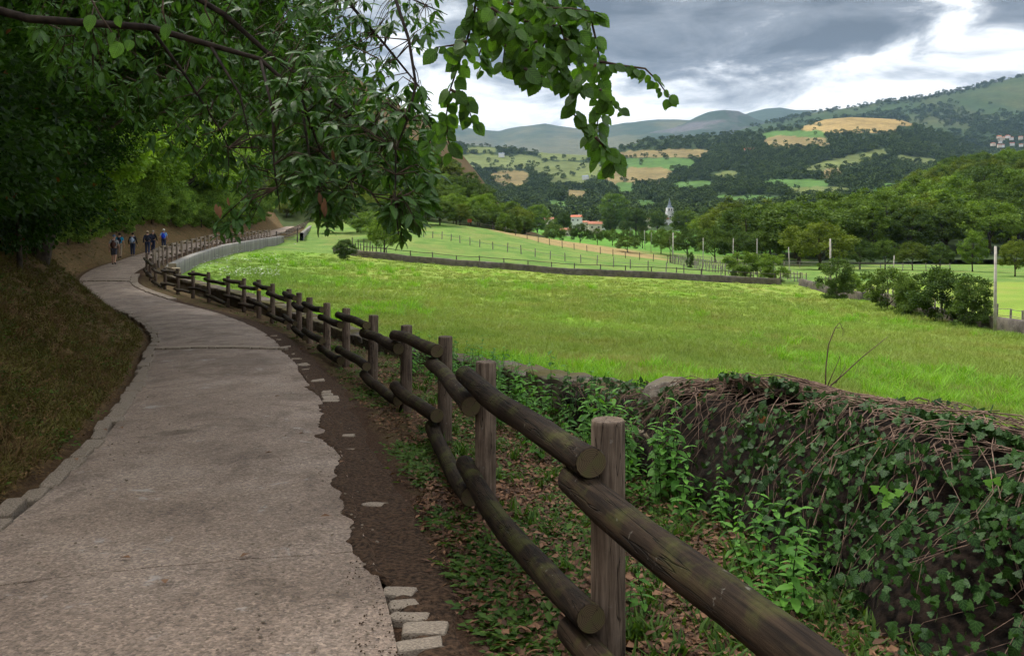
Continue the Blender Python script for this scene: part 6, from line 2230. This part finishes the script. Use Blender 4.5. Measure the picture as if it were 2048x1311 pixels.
# verge and bank ground cover
wd_t = blade_tuft('weed_tuft', 9, 16, .11, .016, .07, M['weed'], 1.0)
lfV, lfT = leaf_cards(np.zeros((1, 3)), np.array([[1., 0, 0]]), np.array([[0, 0, 1.]]), np.array([1.]), np.array([.55]), .25)
def leaf_heap(name, seed, n, size, spread, mat, flat=True):
    r = np.random.RandomState(seed)
    P = np.stack([r.normal(0, spread, n), r.normal(0, spread, n), r.uniform(.0, .02, n)], 1)
    D = np.stack([r.normal(size=n), r.normal(size=n), r.uniform(-.1, .35, n)], 1)
    N = np.stack([r.normal(0, .35, n), r.normal(0, .35, n), np.ones(n)], 1)
    l = size * r.uniform(.5, 1.3, n)
    V, T = leaf_cards(P, D, N, l, l * .5, .2)
    return npmesh(name, V, T, mat, False, {'v': np.repeat(r.rand(n), 4)})
wd_b = blade_tuft('bank_tuft', 19, 22, .10, .010, .09, M['weed_bank'], 1.3)
weedleaf = leaf_heap('creeping_weed', 12, 26, .055, .07, M['weed'])
litter = leaf_heap('leaf_litter', 13, 22, .06, .13, M['litter'])
litter_b = leaf_heap('bank_litter', 14, 30, .05, .12, M['litter_bank'])
def verge(X, Y): return (X > pxr(Y) + .55) & (X < wx(Y) - .1)
def bank(X, Y): return (X < pxl(Y) - .1) & (X > pxl(Y) - 9)
def scat(name, mesh, X, Y, Z, s, seed, label, cat, tilt=.2):
    r = np.random.RandomState(seed); n = len(X)
    gn_scatter(name, mesh, np.stack([X, Y, Z + .005], 1), np.stack([r.uniform(-tilt, tilt, n), r.uniform(-tilt, tilt, n), r.uniform(0, 6.28, n)], 1), s * r.uniform(.5, 1.3, n), label, cat)
X, Y, Z = wedge_pts(8000, 2.4, 40, 300, 2050, lambda X, Y: verge(X, Y) & (X > pxr(Y) + .5) & (fbm(X * 1.6, Y * 1.6, 44) > .46), 71, 1.7)
scat('verge_weeds', weedleaf, X, Y, Z, 1.0, 1, 'low creeping weeds on the verge under the log fence', 'weeds')
X, Y, Z = wedge_pts(800, 2.4, 45, 250, 2050, lambda X, Y: verge(X, Y) & (X > pxr(Y) + .9), 72, 1.7)
scat('verge_grass', wd_t, X, Y, Z, 1.1, 2, 'small grass tufts on the verge beside the log fence', 'grass')
X, Y, Z = wedge_pts(9500, 2.2, 30, 300, 2050, lambda X, Y: verge(X, Y) & ((X > pxr(Y) + .75) | (fbm(X * 3, Y * 3, 51) > .42)), 73, 1.7)
scat('leaf_litter', litter, X, Y, Z + .004, .8, 3, 'crushed brown leaf litter on the verge under the log fence', 'leaf litter')
X, Y, Z = wedge_pts(15000, 4, 60, -700, 420, bank, 74, 1.5)
scat('bank_litter', litter_b, X, Y, Z, .6, 4, 'brown leaf litter on the woodland bank', 'leaf litter', .6)
X, Y, Z = wedge_pts(3800, 4, 60, -700, 420, lambda X, Y: bank(X, Y) & (fbm(X * .9, Y * .9, 47) > .5), 75, 1.5)
scat('bank_weeds', weedleaf, X, Y, Z, .8, 5, 'low green weeds and moss on the woodland bank', 'weeds', .6)
X, Y, Z = wedge_pts(12500, 4, 60, -700, 420, bank, 76, 1.5)
scat('bank_grass', wd_b, X, Y, Z, .9, 6, 'sparse grass tufts on the woodland bank', 'grass', .5)
X, Y, Z = wedge_pts(3600, 2.6, 22, 250, 1200, lambda X, Y: (X > pxr(Y) - .42 * fbm(X * 2, Y * 2.5, 57) ** 2.2) & (X < pxr(Y) + 1.1), 81, 1.8)
scat('soil_crumbs', rock_mesh('crumb', 9, M['soil'], (.008, .006, .003), 1, .25), X, Y, np.where(X < pxr(Y) + .03, pz(Y) + .022, Z + .012), 1.0, 18, 'dark crumbs of leaf mould strewn along the path edge', 'soil', .5)
X, Y, Z = wedge_pts(800, 5, 40, -150, 330, lambda X, Y: bank(X, Y) & (fbm(X * .7, Y * .7, 49) > .5), 82, 1.5)
scat('dry_bank_grass', blade_tuft('dry_tuft', 29, 18, .18, .007, .09, M['litter_bank'], 1.7), X, Y, Z, .9, 19, 'long dry grass bending over on the woodland bank', 'grass', .5)
# white umbels on the upper meadow edge
fl = Geo()
for i in range(5):
    a = i * 1.256; fl.box((math.cos(a) * .03, math.sin(a) * .03, .62), (.07, .07, .02), a)
fl.tube([(0, 0, .5), (0, 0, .6)], .003, 3)
X, Y, Z = wedge_pts(420, 44, 95, 380, 560, lambda X, Y: in_meadow(X, Y) & (fbm(X * .3, Y * .15, 88) > .47), 78, 1.4)
scat('white_flowers', fl.mesh('umbel', bl_white), X, Y, Z, .55, 7, 'white flowers dotted over the meadow below the retaining wall', 'flowers')
# pebbles and leaves on the path
X, Y, Z = wedge_pts(300, 3.0, 16, 0, 760, lambda X, Y: (X > pxl(Y) + .3) & (X < pxr(Y) + .2), 79, 2.0)
scat('path_grit', rock_mesh('grit', 7, M['stonekerb'], (.013, .011, .007), 1, .2), X, Y, pz(Y) + .036 + 0 * X, 1.0, 8, 'loose grit scattered over the path', 'gravel', .3)
lfm = npmesh('fallen_leaf', lfV * .07, lfT, M['litter'], False, {'v': np.full(4, .75)})
for i, (px, py) in enumerate([(205, 873), (240, 868), (545, 922), (500, 1140), (150, 935), (690, 940), (610, 880), (860, 720), (330, 1205), (560, 800), (262, 1150), (640, 1060)]):
    Y = (CZ + .4) / ((py - HY) / F); Y = (CZ - float(pz(Y))) / ((py - HY) / F)
    p = at(px, py, Y); p.z = float(pz(Y)) + .062
    o = link('fallen_leaf', lfm, None, p); o.rotation_euler = (.1, .05, rs.uniform(0, 6))
    tag(o, 'single dry brown leaf lying on the concrete path', 'leaf', 'dry leaves on the path')
# ------------------------------------------------------------------ air
hb = Geo(); hb.box((800, 4500, 590), (9000, 9400, 1240))
hzo = hb.obj('haze', None)
hm_ = bpy.data.materials.new('haze_air'); hm_.use_nodes = True
t = NT(hm_.node_tree)
vol = t.n('ShaderNodeVolumePrincipled', {'Color': (.45, .68, 1.0), 'Density': 4.2e-5, 'Anisotropy': .2})
t.n('ShaderNodeOutputMaterial', {1: vol})
hzo.data.materials.append(hm_)
tag(hzo, 'thin blue haze over the valley and far hills', 'haze', kind='stuff')
